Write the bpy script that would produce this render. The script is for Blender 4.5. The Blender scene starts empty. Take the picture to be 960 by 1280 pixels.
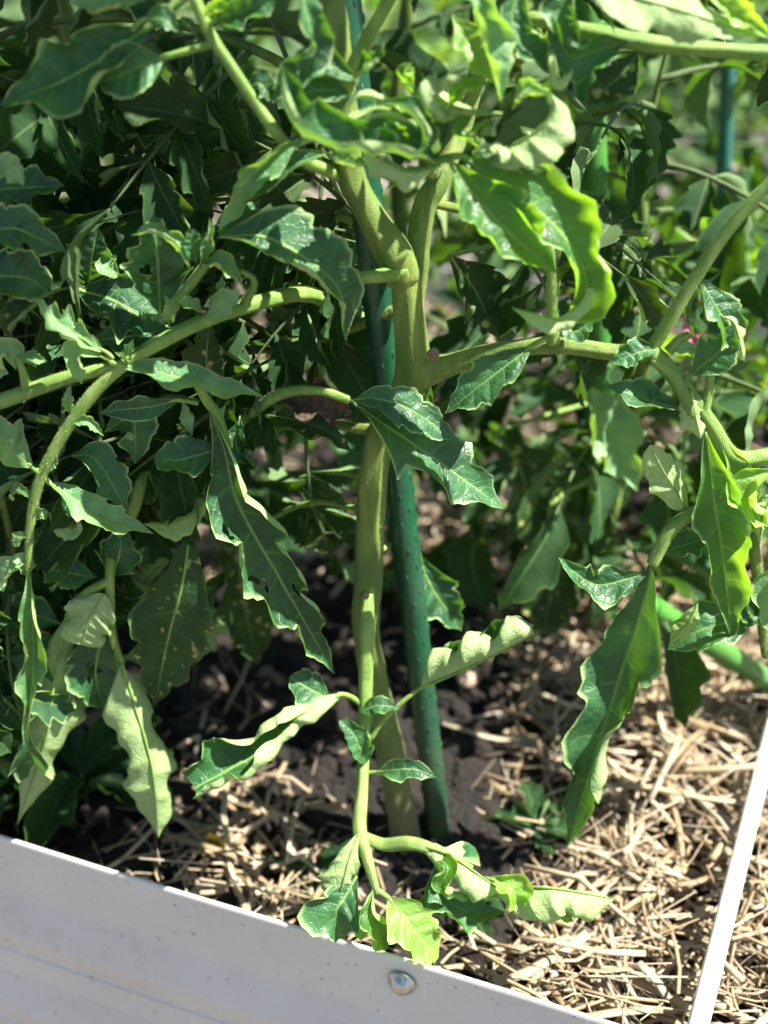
import bpy, bmesh, math, random
from mathutils import Vector, Matrix, noise
R = math.radians
rnd = random.Random(11)
sc = bpy.context.scene
C = sc.collection

# ------------------------------------------------------------------ camera, world, sun, exposure
F_PX = 480 / math.tan(R(20))            # focal length in photo pixels (960 wide)
PITCH = R(30)
CAM = Vector((0, 0, .57))
FW = Vector((0, math.cos(PITCH), -math.sin(PITCH)))
UP = Vector((0, math.sin(PITCH), math.cos(PITCH)))
RT = Vector((1, 0, 0))
cam = bpy.data.cameras.new('camera')
camo = bpy.data.objects.new('camera', cam); C.objects.link(camo)
camo.location = CAM
camo.rotation_euler = (math.pi / 2 - PITCH, 0, 0)
cam.sensor_fit = 'HORIZONTAL'; cam.sensor_width = 24
cam.lens = 12 / math.tan(R(20))
cam.clip_start = .01; cam.clip_end = 200
cam.dof.use_dof = True
cam.dof.focus_distance = .55
cam.dof.aperture_fstop = 3.7
sc.camera = camo

SUN_EL, SUN_AZ = R(60), R(101)           # azimuth from +Y (away from camera) towards +X
S = Vector((math.sin(SUN_AZ) * math.cos(SUN_EL), math.cos(SUN_AZ) * math.cos(SUN_EL), math.sin(SUN_EL)))
w = bpy.data.worlds.new('World'); sc.world = w; w.use_nodes = True
nt = w.node_tree
sky = nt.nodes.new('ShaderNodeTexSky'); sky.sky_type = 'NISHITA'; sky.sun_disc = False
sky.sun_elevation = SUN_EL; sky.sun_rotation = SUN_AZ
bg = nt.nodes['Background']; nt.links.new(sky.outputs[0], bg.inputs[0]); bg.inputs[1].default_value = .05
sun = bpy.data.lights.new('sun', 'SUN'); sun.energy = 5; sun.angle = R(.5); sun.color = (1, .95, .86)
so = bpy.data.objects.new('sun', sun); C.objects.link(so)
so.rotation_euler = S.to_track_quat('Z', 'Y').to_euler(); so.location = S * 5
sc.view_settings.view_transform = 'Standard'; sc.view_settings.look = 'None'
sc.view_settings.exposure = 1.95; sc.view_settings.gamma = 1
sc.cycles.max_bounces = 8; sc.cycles.transparent_max_bounces = 4

# ------------------------------------------------------------------ helpers
def D(y, o=0.0):                         # depth on the upright plane o cm behind the tomato stem
    v = (y - 640) / F_PX
    if o < -3: o = -3 + (o + 3) * (.4 + .6 * max(0, min(1, (y - 860) / 140)))
    return (.52 + o / 100) / (FW.y - v * UP.y)
def P(x, y, o=0.0):
    return CAM + D(y, o) * (FW + RT * ((x - 480) / F_PX) - UP * ((y - 640) / F_PX))
def G(x, y, z=0.0):                      # where the sight line of a picture point meets height z
    d = FW + RT * ((x - 480) / F_PX) - UP * ((y - 640) / F_PX)
    return CAM + d * ((z - CAM.z) / d.z)
def tag(o, label=None, cat=None, group=None, kind=None):
    if label: o['label'] = label
    if cat: o['category'] = cat
    if group: o['group'] = group
    if kind: o['kind'] = kind
    return o
def link(name, me, mats, parent=None, smooth=True):
    if not isinstance(mats, (list, tuple)): mats = [mats]
    for m in mats:
        if m.name not in [x.name for x in me.materials if x]: me.materials.append(m)
    if smooth: me.polygons.foreach_set('use_smooth', [True] * len(me.polygons))
    o = bpy.data.objects.new(name, me); C.objects.link(o)
    if parent: o.parent = parent
    return o
def empty(name, loc=(0, 0, 0)):
    o = bpy.data.objects.new(name, None); C.objects.link(o); o.location = loc; return o
def child(name, me, mats, parent, smooth=True):   # mesh in world space put under a placed, unrotated parent
    o = link(name, me, mats, parent, smooth)
    q = parent
    while q: o.location -= q.location; q = q.parent
    return o

class MB:
    def __init__(s): s.v = []; s.f = []; s.uv = []; s.m = []
    def add(s, vs, fs, uvs=None, mi=0):
        b = len(s.v); s.v += [tuple(x) for x in vs]
        for f in fs:
            s.f.append([i + b for i in f]); s.m.append(mi)
            s.uv += [uvs[i] if uvs else (0, 0) for i in f]
    def mesh(s, name):
        me = bpy.data.meshes.new(name); me.from_pydata(s.v, [], s.f)
        ul = me.uv_layers.new(name='UVMap')
        ul.data.foreach_set('uv', [c for p in s.uv for c in p])
        me.polygons.foreach_set('material_index', s.m)
        me.update(); return me

def spline(pts, n):
    """Catmull-Rom through pts (tuples of any length), n+1 samples"""
    k = len(pts) - 1
    if k == 1: return [tuple(a + (b - a) * i / n for a, b in zip(pts[0], pts[1])) for i in range(n + 1)]
    e0 = tuple(2 * a - b for a, b in zip(pts[0], pts[1])); e1 = tuple(2 * a - b for a, b in zip(pts[-1], pts[-2]))
    q = [e0] + [tuple(p) for p in pts] + [e1]
    seg = [0]
    for i in range(k): seg.append(seg[-1] + max(1e-6, math.dist(pts[i][:3], pts[i + 1][:3])))
    out = []
    for i in range(n + 1):
        s = seg[-1] * i / n; j = 0
        while j < k - 1 and s > seg[j + 1]: j += 1
        t = (s - seg[j]) / (seg[j + 1] - seg[j])
        a, b, c, d = q[j], q[j + 1], q[j + 2], q[j + 3]
        out.append(tuple(.5 * (2 * y + (z - x) * t + (2 * x - 5 * y + 4 * z - u) * t * t + (3 * y - x - 3 * z + u) * t ** 3)
                         for x, y, z, u in zip(a, b, c, d)))
    return out
def lerp_list(l, u):
    if not isinstance(l, (list, tuple)): return l
    x = u * (len(l) - 1); i = min(int(x), len(l) - 2); t = x - i
    return l[i] * (1 - t) + l[i + 1] * t

def tube(mb, pts, rad, n=10, segs=None, wob=0.0, mi=0, cap=True, seed=0, ridge=0.0):
    """pts: world Vectors; rad: list of radii along it"""
    segs = segs or max(4, 5 * (len(pts) - 1))
    rr = [lerp_list(rad, i / (len(pts) - 1)) for i in range(len(pts))]
    sm = spline([tuple(p) + (r,) for p, r in zip(pts, rr)], segs)
    vs, fs, uv = [], [], []
    L = 0; prev = None; N = None
    for i, q in enumerate(sm):
        p = Vector(q[:3])
        a = Vector(sm[max(0, i - 1)][:3]); b = Vector(sm[min(segs, i + 1)][:3])
        T = (b - a).normalized()
        if N is None: N = T.orthogonal().normalized()
        N = (N - T * N.dot(T)).normalized(); B = T.cross(N)
        if prev is not None: L += (p - prev).length
        prev = p
        for j in range(n):
            t = 2 * math.pi * j / n
            r = max(q[3], 1e-5) * (1 + ridge * (math.cos(5 * t + i * .05) + .8 * noise.noise(Vector((p.x * 25, p.y * 25, p.z * 25 + seed)))) + wob * noise.noise(Vector((p.x * 60 + seed, p.y * 60 + 3 * math.cos(t), p.z * 60 + 3 * math.sin(t)))))
            vs.append(p + (N * math.cos(t) + B * math.sin(t)) * r); uv.append((L * 20, j / n))
    for i in range(segs):
        for j in range(n):
            k = (j + 1) % n
            fs.append((i * n + j, i * n + k, (i + 1) * n + k, (i + 1) * n + j))
    if cap:
        fs.append(tuple(range(n - 1, -1, -1))); fs.append(tuple(segs * n + j for j in range(n)))
    mb.add(vs, fs, uv, mi)

PROFS = {
    'ovate': [.04, .40, .78, .97, 1.0, .96, .86, .70, .48, .24, 0.0],
    'lance': [.06, .45, .75, .92, 1.0, .95, .85, .70, .50, .26, 0.0],
    'round': [.06, .62, .92, 1.0, 1.0, .97, .92, .83, .68, .44, 0.0],
    'lobed': [.05, .25, .95, 1.15, .75, .98, .88, .62, .55, .28, 0.0],
    'strap': [.10, .65, .9, 1.0, .95, .9, .95, .85, .75, .5, 0.0],
    'cut':   [.30, .85, 1.0, 1.0, 1.0, 1.0, .98, .95, .9, .8, .55],
}
def leaf_geo(mb, mids, wl, wr, prof='ovate', roll=0, fold=18, curl=(25, 25), teeth=.11, nt_=6, wave=.22, blis=.11,
             view=None, seed=0, nU=36, nS=9, pw=2.0, hole=None, rib=None, shear=.55, lob=None):
    """one leaflet: blade swept along a midrib; curl rolls each margin towards the leaf's upper face"""
    r = random.Random(seed)
    st = spline([tuple(p) for p in mids], nU)
    L = sum(math.dist(st[i], st[i + 1]) for i in range(nU))
    pr = PROFS[prof] if isinstance(prof, str) else prof
    cl, cr = curl
    ph = [r.uniform(0, 6.28) for _ in range(6)]
    rows = []; fr = []
    for i in range(nU + 1):
        p = Vector(st[i]); T = (Vector(st[min(nU, i + 1)]) - Vector(st[max(0, i - 1)])).normalized()
        V = (view(p) if callable(view) else view)
        N = (V - T * V.dot(T)).normalized()
        N = Matrix.Rotation(R(lerp_list(roll, i / nU)), 3, T) @ N
        fr.append((p, T, N, T.cross(N)))
    vs, uv = [], []
    cols = 2 * nS + 1
    for i in range(nU + 1):
        u = i / nU
        p, T, N, W = fr[i]
        row = [None] * cols
        row[nS] = (p, 0.0)
        for side, wid, cu in ((-1, wl, cl), (1, wr, cr)):
            irr = .75 + .5 * noise.noise(Vector((u * 5 + ph[0], side * 3.1, seed * 1.7)))
            off = .5 * (side > 0)
            x = u * nt_ + off
            tooth = abs(math.cos(math.pi * x)) ** 1.4
            fine = abs(math.cos(math.pi * (2 * x + .25))) ** 2
            if lob: tooth = abs(math.cos(math.pi * (u * lob + off * .8 + ph[3] * .1))) ** .85
            envelope = min(1, u * 5) * min(1, (1 - u) * 6 + .1)
            wu = max(lerp_list(pr, u), .02) * wid * (1 + teeth * envelope * irr * (1.6 * tooth + .45 * fine - .9))
            fwd = (shear * wu + teeth * envelope * wu * .8 * tooth * irr) * (1 - u * .55)
            cu_u = lerp_list(cu, u) * (1.6 if lerp_list(cu, u) < 80 else 1.2) * (.8 + .4 * noise.noise(Vector((u * 4 + ph[1], side * 2.3, seed))) + .2)
            f_u = lerp_list(fold, u)
            q = p.copy(); h = wu / nS
            for k in range(1, nS + 1):
                s = (k - .5) / nS
                th = R(f_u) * (1 - .4 * s) + R(cu_u) * s ** pw
                q = q + (W * side * math.cos(th) + N * math.sin(th)) * h
                s1 = k / nS
                d = wave * wu * math.sin(u * 6.28 * (2.2 + .5 * side) + ph[2 + (side > 0)]) * s1 * s1
                vein = abs(math.sin(math.pi * x)) ** .7          # 0 on a vein, 1 in the quilted patch between two
                d += blis * wu * (vein - .5) * math.sin(math.pi * min(1, s1 * 1.05)) ** .7 * (1 - u * .4)
                d += wu * s1 * (.16 * noise.noise(Vector((u * 4.3 + ph[4], s1 * 1.6 * side, seed * 2.1))) + .07 * noise.noise(Vector((u * 14 + ph[5], s1 * 4 * side, seed * 1.3))))
                loc = q + (N * math.cos(th) - W * side * math.sin(th)) * d + T * (fwd * s1 ** 1.3)
                row[nS + side * k] = (loc, side * s1)
        for (loc, s) in row:
            vs.append(loc); uv.append((u, .5 + .5 * s))
    fs = []
    for i in range(nU):
        for j in range(cols - 1):
            if hole:
                uc = (i + .5) / nU; sc_ = (j + .5 - nS) / nS
                if any(((uc - a) * 2.2) ** 2 + (sc_ - b) ** 2 < (c * (1 + .4 * math.sin(7 * math.atan2(sc_ - b, uc - a)))) ** 2 for a, b, c in hole): continue
            fs.append((i * cols + j, i * cols + j + 1, (i + 1) * cols + j + 1, (i + 1) * cols + j))
    mb.add(vs, fs, uv, 0)
    rb = rib if rib is not None else max(.0004, min(.0011, .05 * (wl + wr) / 2))
    tube(mb, [Vector(st[i]) + fr[i][2] * rb * -.35 for i in range(0, nU + 1, 4)], [rb, rb * .85, rb * .6, rb * .2], n=6, segs=nU // 2, mi=1)

# ------------------------------------------------------------------ materials
def mat(name):
    m = bpy.data.materials.new(name); m.use_nodes = True
    t = m.node_tree; b = t.nodes['Principled BSDF']
    return m, t, b, t.nodes['Material Output']
def N_(t, kind, **kw):
    n = t.nodes.new(kind)
    for k, v in kw.items(): setattr(n, k, v)
    return n
def math_n(t, op, a, b=None, clamp=False):
    n = t.nodes.new('ShaderNodeMath'); n.operation = op; n.use_clamp = clamp
    for i, x in enumerate((a, b)):
        if x is None: continue
        if isinstance(x, (int, float)): n.inputs[i].default_value = x
        else: t.links.new(x, n.inputs[i])
    return n.outputs[0]
def mix_c(t, fac, a, b, blend='MIX'):
    n = t.nodes.new('ShaderNodeMix'); n.data_type = 'RGBA'; n.blend_type = blend
    for s, x in ((n.inputs[0], fac), (n.inputs[6], a), (n.inputs[7], b)):
        if isinstance(x, (int, float)): s.default_value = x
        elif isinstance(x, tuple): s.default_value = x + (1,)
        else: t.links.new(x, s)
    return n.outputs[2]
def ramp(t, fac, a, b):
    n = t.nodes.new('ShaderNodeMapRange'); n.inputs[1].default_value = a; n.inputs[2].default_value = b
    t.links.new(fac, n.inputs[0]); return n.outputs[0]
def noise_n(t, scale, vec=None, detail=3, rough=.55):
    n = t.nodes.new('ShaderNodeTexNoise'); n.inputs['Scale'].default_value = scale
    n.inputs['Detail'].default_value = detail; n.inputs['Roughness'].default_value = rough
    if vec is not None: t.links.new(vec, n.inputs['Vector'])
    return n.outputs[0]
def bump(t, h, strength, dist, b):
    n = t.nodes.new('ShaderNodeBump'); n.inputs['Strength'].default_value = strength; n.inputs['Distance'].default_value = dist
    t.links.new(h, n.inputs['Height']); t.links.new(n.outputs[0], b.inputs['Normal']); return n

def leaf_mat(name, top, top2, under, vein, trans, tr_w=.32, rough=.46, nv=6, edge=(.30, .42, .16), spots=0.0, sheen=.06, spec=.55):
    m, t, b, out = mat(name)
    uvn = N_(t, 'ShaderNodeUVMap'); sep = N_(t, 'ShaderNodeSeparateXYZ'); t.links.new(uvn.outputs[0], sep.inputs[0])
    oi = N_(t, 'ShaderNodeObjectInfo'); geo = N_(t, 'ShaderNodeNewGeometry'); tc = N_(t, 'ShaderNodeTexCoord')
    s2 = math_n(t, 'SUBTRACT', math_n(t, 'MULTIPLY', sep.outputs[1], 2.0), 1.0)
    s = math_n(t, 'ABSOLUTE', s2); side = math_n(t, 'GREATER_THAN', s2, 0.0)
    wob = math_n(t, 'MULTIPLY', math_n(t, 'SUBTRACT', noise_n(t, 60, tc.outputs['Object'], 2), .5), .55)
    x = math_n(t, 'ADD', math_n(t, 'ADD', math_n(t, 'MULTIPLY', sep.outputs[0], float(nv)), math_n(t, 'MULTIPLY', side, .5)), math_n(t, 'MULTIPLY', wob, s))
    # side veins sit where the blade's quilting dips; a net of finer veins between
    vn = math_n(t, 'ABSOLUTE', math_n(t, 'SINE', math_n(t, 'MULTIPLY', x, math.pi)))
    v1 = math_n(t, 'SUBTRACT', 1.0, ramp(t, math_n(t, 'ADD', vn, math_n(t, 'MULTIPLY', s, .08)), .02, .15), clamp=True)
    fade = math_n(t, 'SUBTRACT', 1.0, ramp(t, s, .7, 1.0), clamp=True)
    v1 = math_n(t, 'MULTIPLY', v1, fade)
    mid = math_n(t, 'SUBTRACT', 1.0, ramp(t, s, .015, .07), clamp=True)
    vor = N_(t, 'ShaderNodeTexVoronoi', feature='DISTANCE_TO_EDGE'); vor.inputs['Scale'].default_value = 230
    t.links.new(tc.outputs['Object'], vor.inputs['Vector'])
    net = math_n(t, 'SUBTRACT', 1.0, ramp(t, vor.outputs[0], .0, .09), clamp=True)
    nz = noise_n(t, 45, tc.outputs['Object']); nz2 = noise_n(t, 300, tc.outputs['Object'], 2)
    fac = math_n(t, 'ADD', ramp(t, nz, .42, .66), math_n(t, 'MULTIPLY', oi.outputs['Random'], .45), clamp=True)
    base = mix_c(t, fac, top, top2)
    base = mix_c(t, math_n(t, 'MULTIPLY', net, .16), base, vein)
    base = mix_c(t, math_n(t, 'MULTIPLY', v1, .38), base, vein)
    base = mix_c(t, math_n(t, 'MULTIPLY', mid, .75), base, vein)
    base = mix_c(t, math_n(t, 'MULTIPLY', ramp(t, s, .86, 1.0), .85), base, edge)  # margins painted paler, standing for rims that catch the sun
    if spots:
        sp = noise_n(t, 160, tc.outputs['Object'], 1)
        base = mix_c(t, math_n(t, 'MULTIPLY', ramp(t, sp, .63, .7), spots), base, (.42, .4, .12))
    un = mix_c(t, math_n(t, 'MULTIPLY', math_n(t, 'MAXIMUM', v1, math_n(t, 'MULTIPLY', net, .5)), .5), under, tuple(c * .62 for c in under))
    un = mix_c(t, math_n(t, 'MULTIPLY', mid, .6), un, vein)
    un = mix_c(t, math_n(t, 'MULTIPLY', ramp(t, nz, .4, .7), .35), un, tuple(c * .7 for c in under))
    col = mix_c(t, geo.outputs['Backfacing'], base, un)
    t.links.new(col, b.inputs['Base Color'])
    rg = N_(t, 'ShaderNodeMix'); t.links.new(geo.outputs['Backfacing'], rg.inputs[0]); t.links.new(math_n(t, 'ADD', math_n(t, 'MULTIPLY', math_n(t, 'SUBTRACT', nz, .5), .5), rough), rg.inputs[2]); rg.inputs[3].default_value = .65
    t.links.new(rg.outputs[0], b.inputs['Roughness'])
    b.inputs['Specular IOR Level'].default_value = spec
    b.inputs['Sheen Weight'].default_value = sheen; b.inputs['Sheen Roughness'].default_value = .4; b.inputs['Sheen Tint'].default_value = (.8, .95, .8, 1)
    h = math_n(t, 'ADD', math_n(t, 'MULTIPLY', nz2, .5), math_n(t, 'MULTIPLY', math_n(t, 'MAXIMUM', v1, net), -.7))
    lump_ = noise_n(t, 110, tc.outputs['Object'], 2)
    bump(t, math_n(t, 'ADD', h, math_n(t, 'MULTIPLY', lump_, 2.2)), .42, .0008, b)
    tl = N_(t, 'ShaderNodeBsdfTranslucent')
    tcol = mix_c(t, math_n(t, 'MULTIPLY', math_n(t, 'MAXIMUM', v1, mid), .7), trans, tuple(min(1, c * 1.7) for c in trans))
    tcol = mix_c(t, math_n(t, 'MULTIPLY', net, .3), tcol, tuple(c * .5 for c in trans))
    t.links.new(tcol, tl.inputs[0])
    mx = N_(t, 'ShaderNodeMixShader'); mx.inputs[0].default_value = tr_w
    t.links.new(b.outputs[0], mx.inputs[1]); t.links.new(tl.outputs[0], mx.inputs[2]); t.links.new(mx.outputs[0], out.inputs[0])
    return m
def stem_mat(name, a, b_, c=None, rough=.62, scale=40, fuzz=.10):
    m, t, b, out = mat(name); tc = N_(t, 'ShaderNodeTexCoord'); oi = N_(t, 'ShaderNodeObjectInfo')
    mp = N_(t, 'ShaderNodeMapping'); mp.inputs['Scale'].default_value = (1, 1, .25); t.links.new(tc.outputs['Object'], mp.inputs[0])
    nz = noise_n(t, scale * 4, mp.outputs[0], 4); nz2 = noise_n(t, scale * .7, tc.outputs['Object'], 3); fine = noise_n(t, 1500, tc.outputs['Object'], 2)
    col = mix_c(t, ramp(t, nz, .40, .62), a, b_)
    if c: col = mix_c(t, ramp(t, nz2, .48, .68), col, c)
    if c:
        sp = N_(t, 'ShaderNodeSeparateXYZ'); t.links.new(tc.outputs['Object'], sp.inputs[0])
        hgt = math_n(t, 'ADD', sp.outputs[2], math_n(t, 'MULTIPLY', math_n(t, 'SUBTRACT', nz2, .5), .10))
        col = mix_c(t, math_n(t, 'MULTIPLY', math_n(t, 'SUBTRACT', 1.0, ramp(t, hgt, .02, .15), clamp=True), .8), col, (.13, .105, .065))  # woody base tone, set darker to stand for shade at the foot
    t.links.new(col, b.inputs['Base Color']); b.inputs['Roughness'].default_value = rough
    b.inputs['Sheen Weight'].default_value = fuzz; b.inputs['Sheen Roughness'].default_value = .35; b.inputs['Sheen Tint'].default_value = (.9, 1, .75, 1)
    b.inputs['Subsurface Weight'].default_value = .12; b.inputs['Subsurface Radius'].default_value = (.004, .006, .001); b.inputs['Subsurface Scale'].default_value = .5
    bump(t, math_n(t, 'ADD', math_n(t, 'MULTIPLY', nz, .6), math_n(t, 'MULTIPLY', fine, .5)), .8, .0012, b)
    return m
M = {}
M['leaf'] = leaf_mat('leaf_green', (.005, .034, .016), (.034, .125, .042), (.30, .43, .17), (.15, .30, .07), (.20, .50, .02), .22, .47, edge=(.36, .52, .20), spec=.42, sheen=0)
M['leaf_lit'] = leaf_mat('leaf_thin_lit', (.007, .052, .016), (.045, .165, .036), (.34, .47, .16), (.24, .40, .08), (.36, .72, .02), .42, .46, edge=(.46, .62, .24), spec=.45, sheen=0)  # thin leaf, brighter and more see-through copy for leaves in sun
M['leaf_young_lit'] = leaf_mat('leaf_young_lit', (.075, .20, .075), (.21, .38, .165), (.36, .49, .20), (.27, .42, .13), (.38, .68, .04), .30, .5, edge=(.36, .50, .18), spec=.4, sheen=0)  # young leaf, lightened to stand for sun on the front leaves
M['leaf_old_shaded'] = leaf_mat('leaf_old_shaded', (.009, .036, .010), (.026, .062, .012), (.14, .21, .08), (.08, .14, .03), (.16, .32, .015), .10, .55, spots=.6, sheen=0, spec=.25, edge=(.07, .13, .03))  # old spotted leaf, darkened further for shaded foliage
M['leaf_pale_lit'] = leaf_mat('leaf_lime_lit', (.12, .27, .04), (.20, .38, .07), (.36, .50, .16), (.40, .55, .14), (.5, .82, .04), .42, .5, edge=(.40, .56, .16), sheen=0)  # lime leaf colour, also stands for sunlit spots in the background
M['leaf_shaded'] = leaf_mat('leaf_background_shaded', (.005, .026, .009), (.016, .056, .013), (.12, .20, .08), (.07, .14, .03), (.24, .54, .02), .12, .62, sheen=0, spec=.2, edge=(.05, .11, .03))  # leaf copy darkened so foliage behind looks deep in shade
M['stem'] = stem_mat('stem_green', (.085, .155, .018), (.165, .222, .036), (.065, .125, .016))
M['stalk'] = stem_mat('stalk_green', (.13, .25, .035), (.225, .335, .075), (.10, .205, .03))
M['stalk_back'] = stem_mat('stalk_shaded', (.06, .11, .03), (.10, .15, .045))  # darker stalk copy, shade put into the colour
M['stem_old'] = stem_mat('stem_woody', (.22, .23, .08), (.30, .27, .13), (.15, .17, .06), fuzz=.1)

# ------------------------------------------------------------------ setting: soil, yard
def soil_mat():
    m, t, b, out = mat('soil'); tc = N_(t, 'ShaderNodeTexCoord')
    a = noise_n(t, 30, tc.outputs['Object'], 6, .7); c = noise_n(t, 260, tc.outputs['Object'], 4, .7)
    col = mix_c(t, ramp(t, a, .35, .7), (.007, .0055, .0045), (.028, .020, .014))
    col = mix_c(t, ramp(t, c, .6, .75), col, (.09, .07, .05))
    t.links.new(col, b.inputs['Base Color']); b.inputs['Roughness'].default_value = .95
    bump(t, math_n(t, 'ADD', a, c), 1, .008, b); return m
M['soil'] = soil_mat()
def grit_mat(name, a, b_, scale=60):
    m, t, b, out = mat(name); tc = N_(t, 'ShaderNodeTexCoord')
    n1 = noise_n(t, scale, tc.outputs['Object'], 5, .7); n2 = noise_n(t, scale * .05, tc.outputs['Object'], 3)
    col = mix_c(t, ramp(t, n1, .3, .7), a, b_); col = mix_c(t, math_n(t, 'MULTIPLY', ramp(t, n2, .4, .65), .5), col, tuple(x * .6 for x in a))
    t.links.new(col, b.inputs['Base Color']); b.inputs['Roughness'].default_value = .95
    bump(t, n1, .7, .02, b); return m
M['path'] = grit_mat('gravel_ground', (.11, .09, .075), (.22, .19, .16))
M['lawn'] = grit_mat('lawn_ground', (.03, .07, .015), (.06, .11, .025), 25)

A = G(0, 1045, .055); B_ = G(766, 1280, .055)
RIM = .055
wd = (B_ - A); wd.z = 0; wd.normalize()            # along the wall, left to right
wn = Vector((wd.y, -wd.x, 0))                      # outward (towards the viewer)
if wn.y > 0: wn = -wn
BEDW = 1.25
def bed(a, n): return A + wd * a - wn * n          # a along the wall, n inwards
def grid_sheet(name, f, na, nb, mats):
    vs = []; fs = []
    for i in range(na + 1):
        for j in range(nb + 1): vs.append(f(i / na, j / nb))
    for i in range(na):
        for j in range(nb): fs.append((i * (nb + 1) + j, i * (nb + 1) + j + 1, (i + 1) * (nb + 1) + j + 1, (i + 1) * (nb + 1) + j))
    mb = MB(); mb.add(vs, [f[::-1] for f in fs]); return link(name, mb.mesh(name), mats)
def soil_z(x, y):
    return .012 * noise.noise(Vector((x * 9, y * 9, 0))) + .006 * noise.noise(Vector((x * 31, y * 31, 4))) - .004
def f_soil(a, b):
    p = bed(-.9 + 2.6 * a, .004 + (BEDW - .008) * b); p.z = soil_z(p.x, p.y)
    p.z += .004 * noise.noise(p * 90) + .014 * math.exp(-(((p.x - .02) / .05) ** 2 + ((p.y - .53) / .05) ** 2))
    return p
tag(grid_sheet('soil', f_soil, 260, 140, M['soil']), 'dark crumbly soil inside the raised bed', kind='structure')
YARD = -.38
def f_yard(a, b): return Vector((-60 + 120 * a, -10 + 120 * b, YARD))
tag(grid_sheet('ground', f_yard, 6, 6, M['path']), 'pale gravel ground around the raised bed', kind='structure')
def f_lawn(a, b): return Vector((-50 + 100 * a, 6 + 80 * b, YARD + .012))
tag(grid_sheet('lawn', f_lawn, 6, 6, M['lawn']), 'green lawn far behind the bed', kind='structure')

# ------------------------------------------------------------------ raised bed
def metal_mat():
    m, t, b, out = mat('coated_steel'); tc = N_(t, 'ShaderNodeTexCoord')
    n1 = noise_n(t, 12, tc.outputs['Object'], 4); n2 = noise_n(t, 210, tc.outputs['Object'], 2, .5); n3 = noise_n(t, 95, tc.outputs['Object'], 3, .7)
    col = mix_c(t, ramp(t, n1, .35, .7), (.545, .53, .51), (.595, .58, .565))
    col = mix_c(t, math_n(t, 'MULTIPLY', ramp(t, n3, .60, .72), .35), col, (.50, .46, .38))
    col = mix_c(t, math_n(t, 'MULTIPLY', ramp(t, n2, .70, .73), .8), col, (.13, .10, .07))
    n4 = noise_n(t, 34, tc.outputs['Object'], 5, .75); col = mix_c(t, math_n(t, 'MULTIPLY', ramp(t, n4, .56, .75), .35), col, (.36, .33, .28))
    t.links.new(col, b.inputs['Base Color']); b.inputs['Roughness'].default_value = .42; b.inputs['Specular IOR Level'].default_value = .4
    mp = N_(t, 'ShaderNodeMapping'); mp.inputs['Rotation'].default_value = (0, .9, .4); mp.inputs['Scale'].default_value = (500, 30, 30); t.links.new(tc.outputs['Object'], mp.inputs[0])
    n5 = noise_n(t, 1.0, mp.outputs[0], 2); col = mix_c(t, math_n(t, 'MULTIPLY', ramp(t, n5, .70, .74), .45), col, (.80, .79, .76))
    vo = N_(t, 'ShaderNodeTexVoronoi'); vo.inputs['Scale'].default_value = 48; t.links.new(tc.outputs['Object'], vo.inputs['Vector'])
    ring = math_n(t, 'MULTIPLY', ramp(t, vo.outputs[0], .10, .14), math_n(t, 'SUBTRACT', 1.0, ramp(t, vo.outputs[0], .16, .22), clamp=True), clamp=True)
    pick = N_(t, 'ShaderNodeSeparateColor'); t.links.new(vo.outputs[1], pick.inputs[0])
    col = mix_c(t, math_n(t, 'MULTIPLY', math_n(t, 'MULTIPLY', ring, math_n(t, 'GREATER_THAN', pick.outputs[0], .84)), .4), col, (.72, .68, .55))
    t.links.new(col, b.inputs['Base Color'])
    bump(t, n3, .06, .001, b); return m
M['metal'] = metal_mat()
def simple(name, col, rough=.5, metallic=0., spec=.5):
    m, t, b, out = mat(name); tc = N_(t, 'ShaderNodeTexCoord'); n1 = noise_n(t, 90, tc.outputs['Object'], 4)
    c = mix_c(t, ramp(t, n1, .3, .7), tuple(x * .82 for x in col), tuple(min(1, x * 1.1) for x in col))
    t.links.new(c, b.inputs['Base Color']); b.inputs['Roughness'].default_value = rough; b.inputs['Metallic'].default_value = metallic
    b.inputs['Specular IOR Level'].default_value = spec
    return m
M['chrome'] = simple('bolt_steel', (.50, .50, .48), .2, 1.)
t_ = M['chrome'].node_tree; bump(t_, noise_n(t_, 420, N_(t_, 'ShaderNodeTexCoord').outputs['Object'], 3), .5, .0015, t_.nodes['Principled BSDF'])
M['white'] = simple('white_rod_paint', (.80, .80, .80), .35)
bedr = empty('raised_bed', (A.x, A.y, 0))
tag(bedr, 'pale grey ribbed metal raised bed wall running along the bottom left', 'raised bed')
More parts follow.
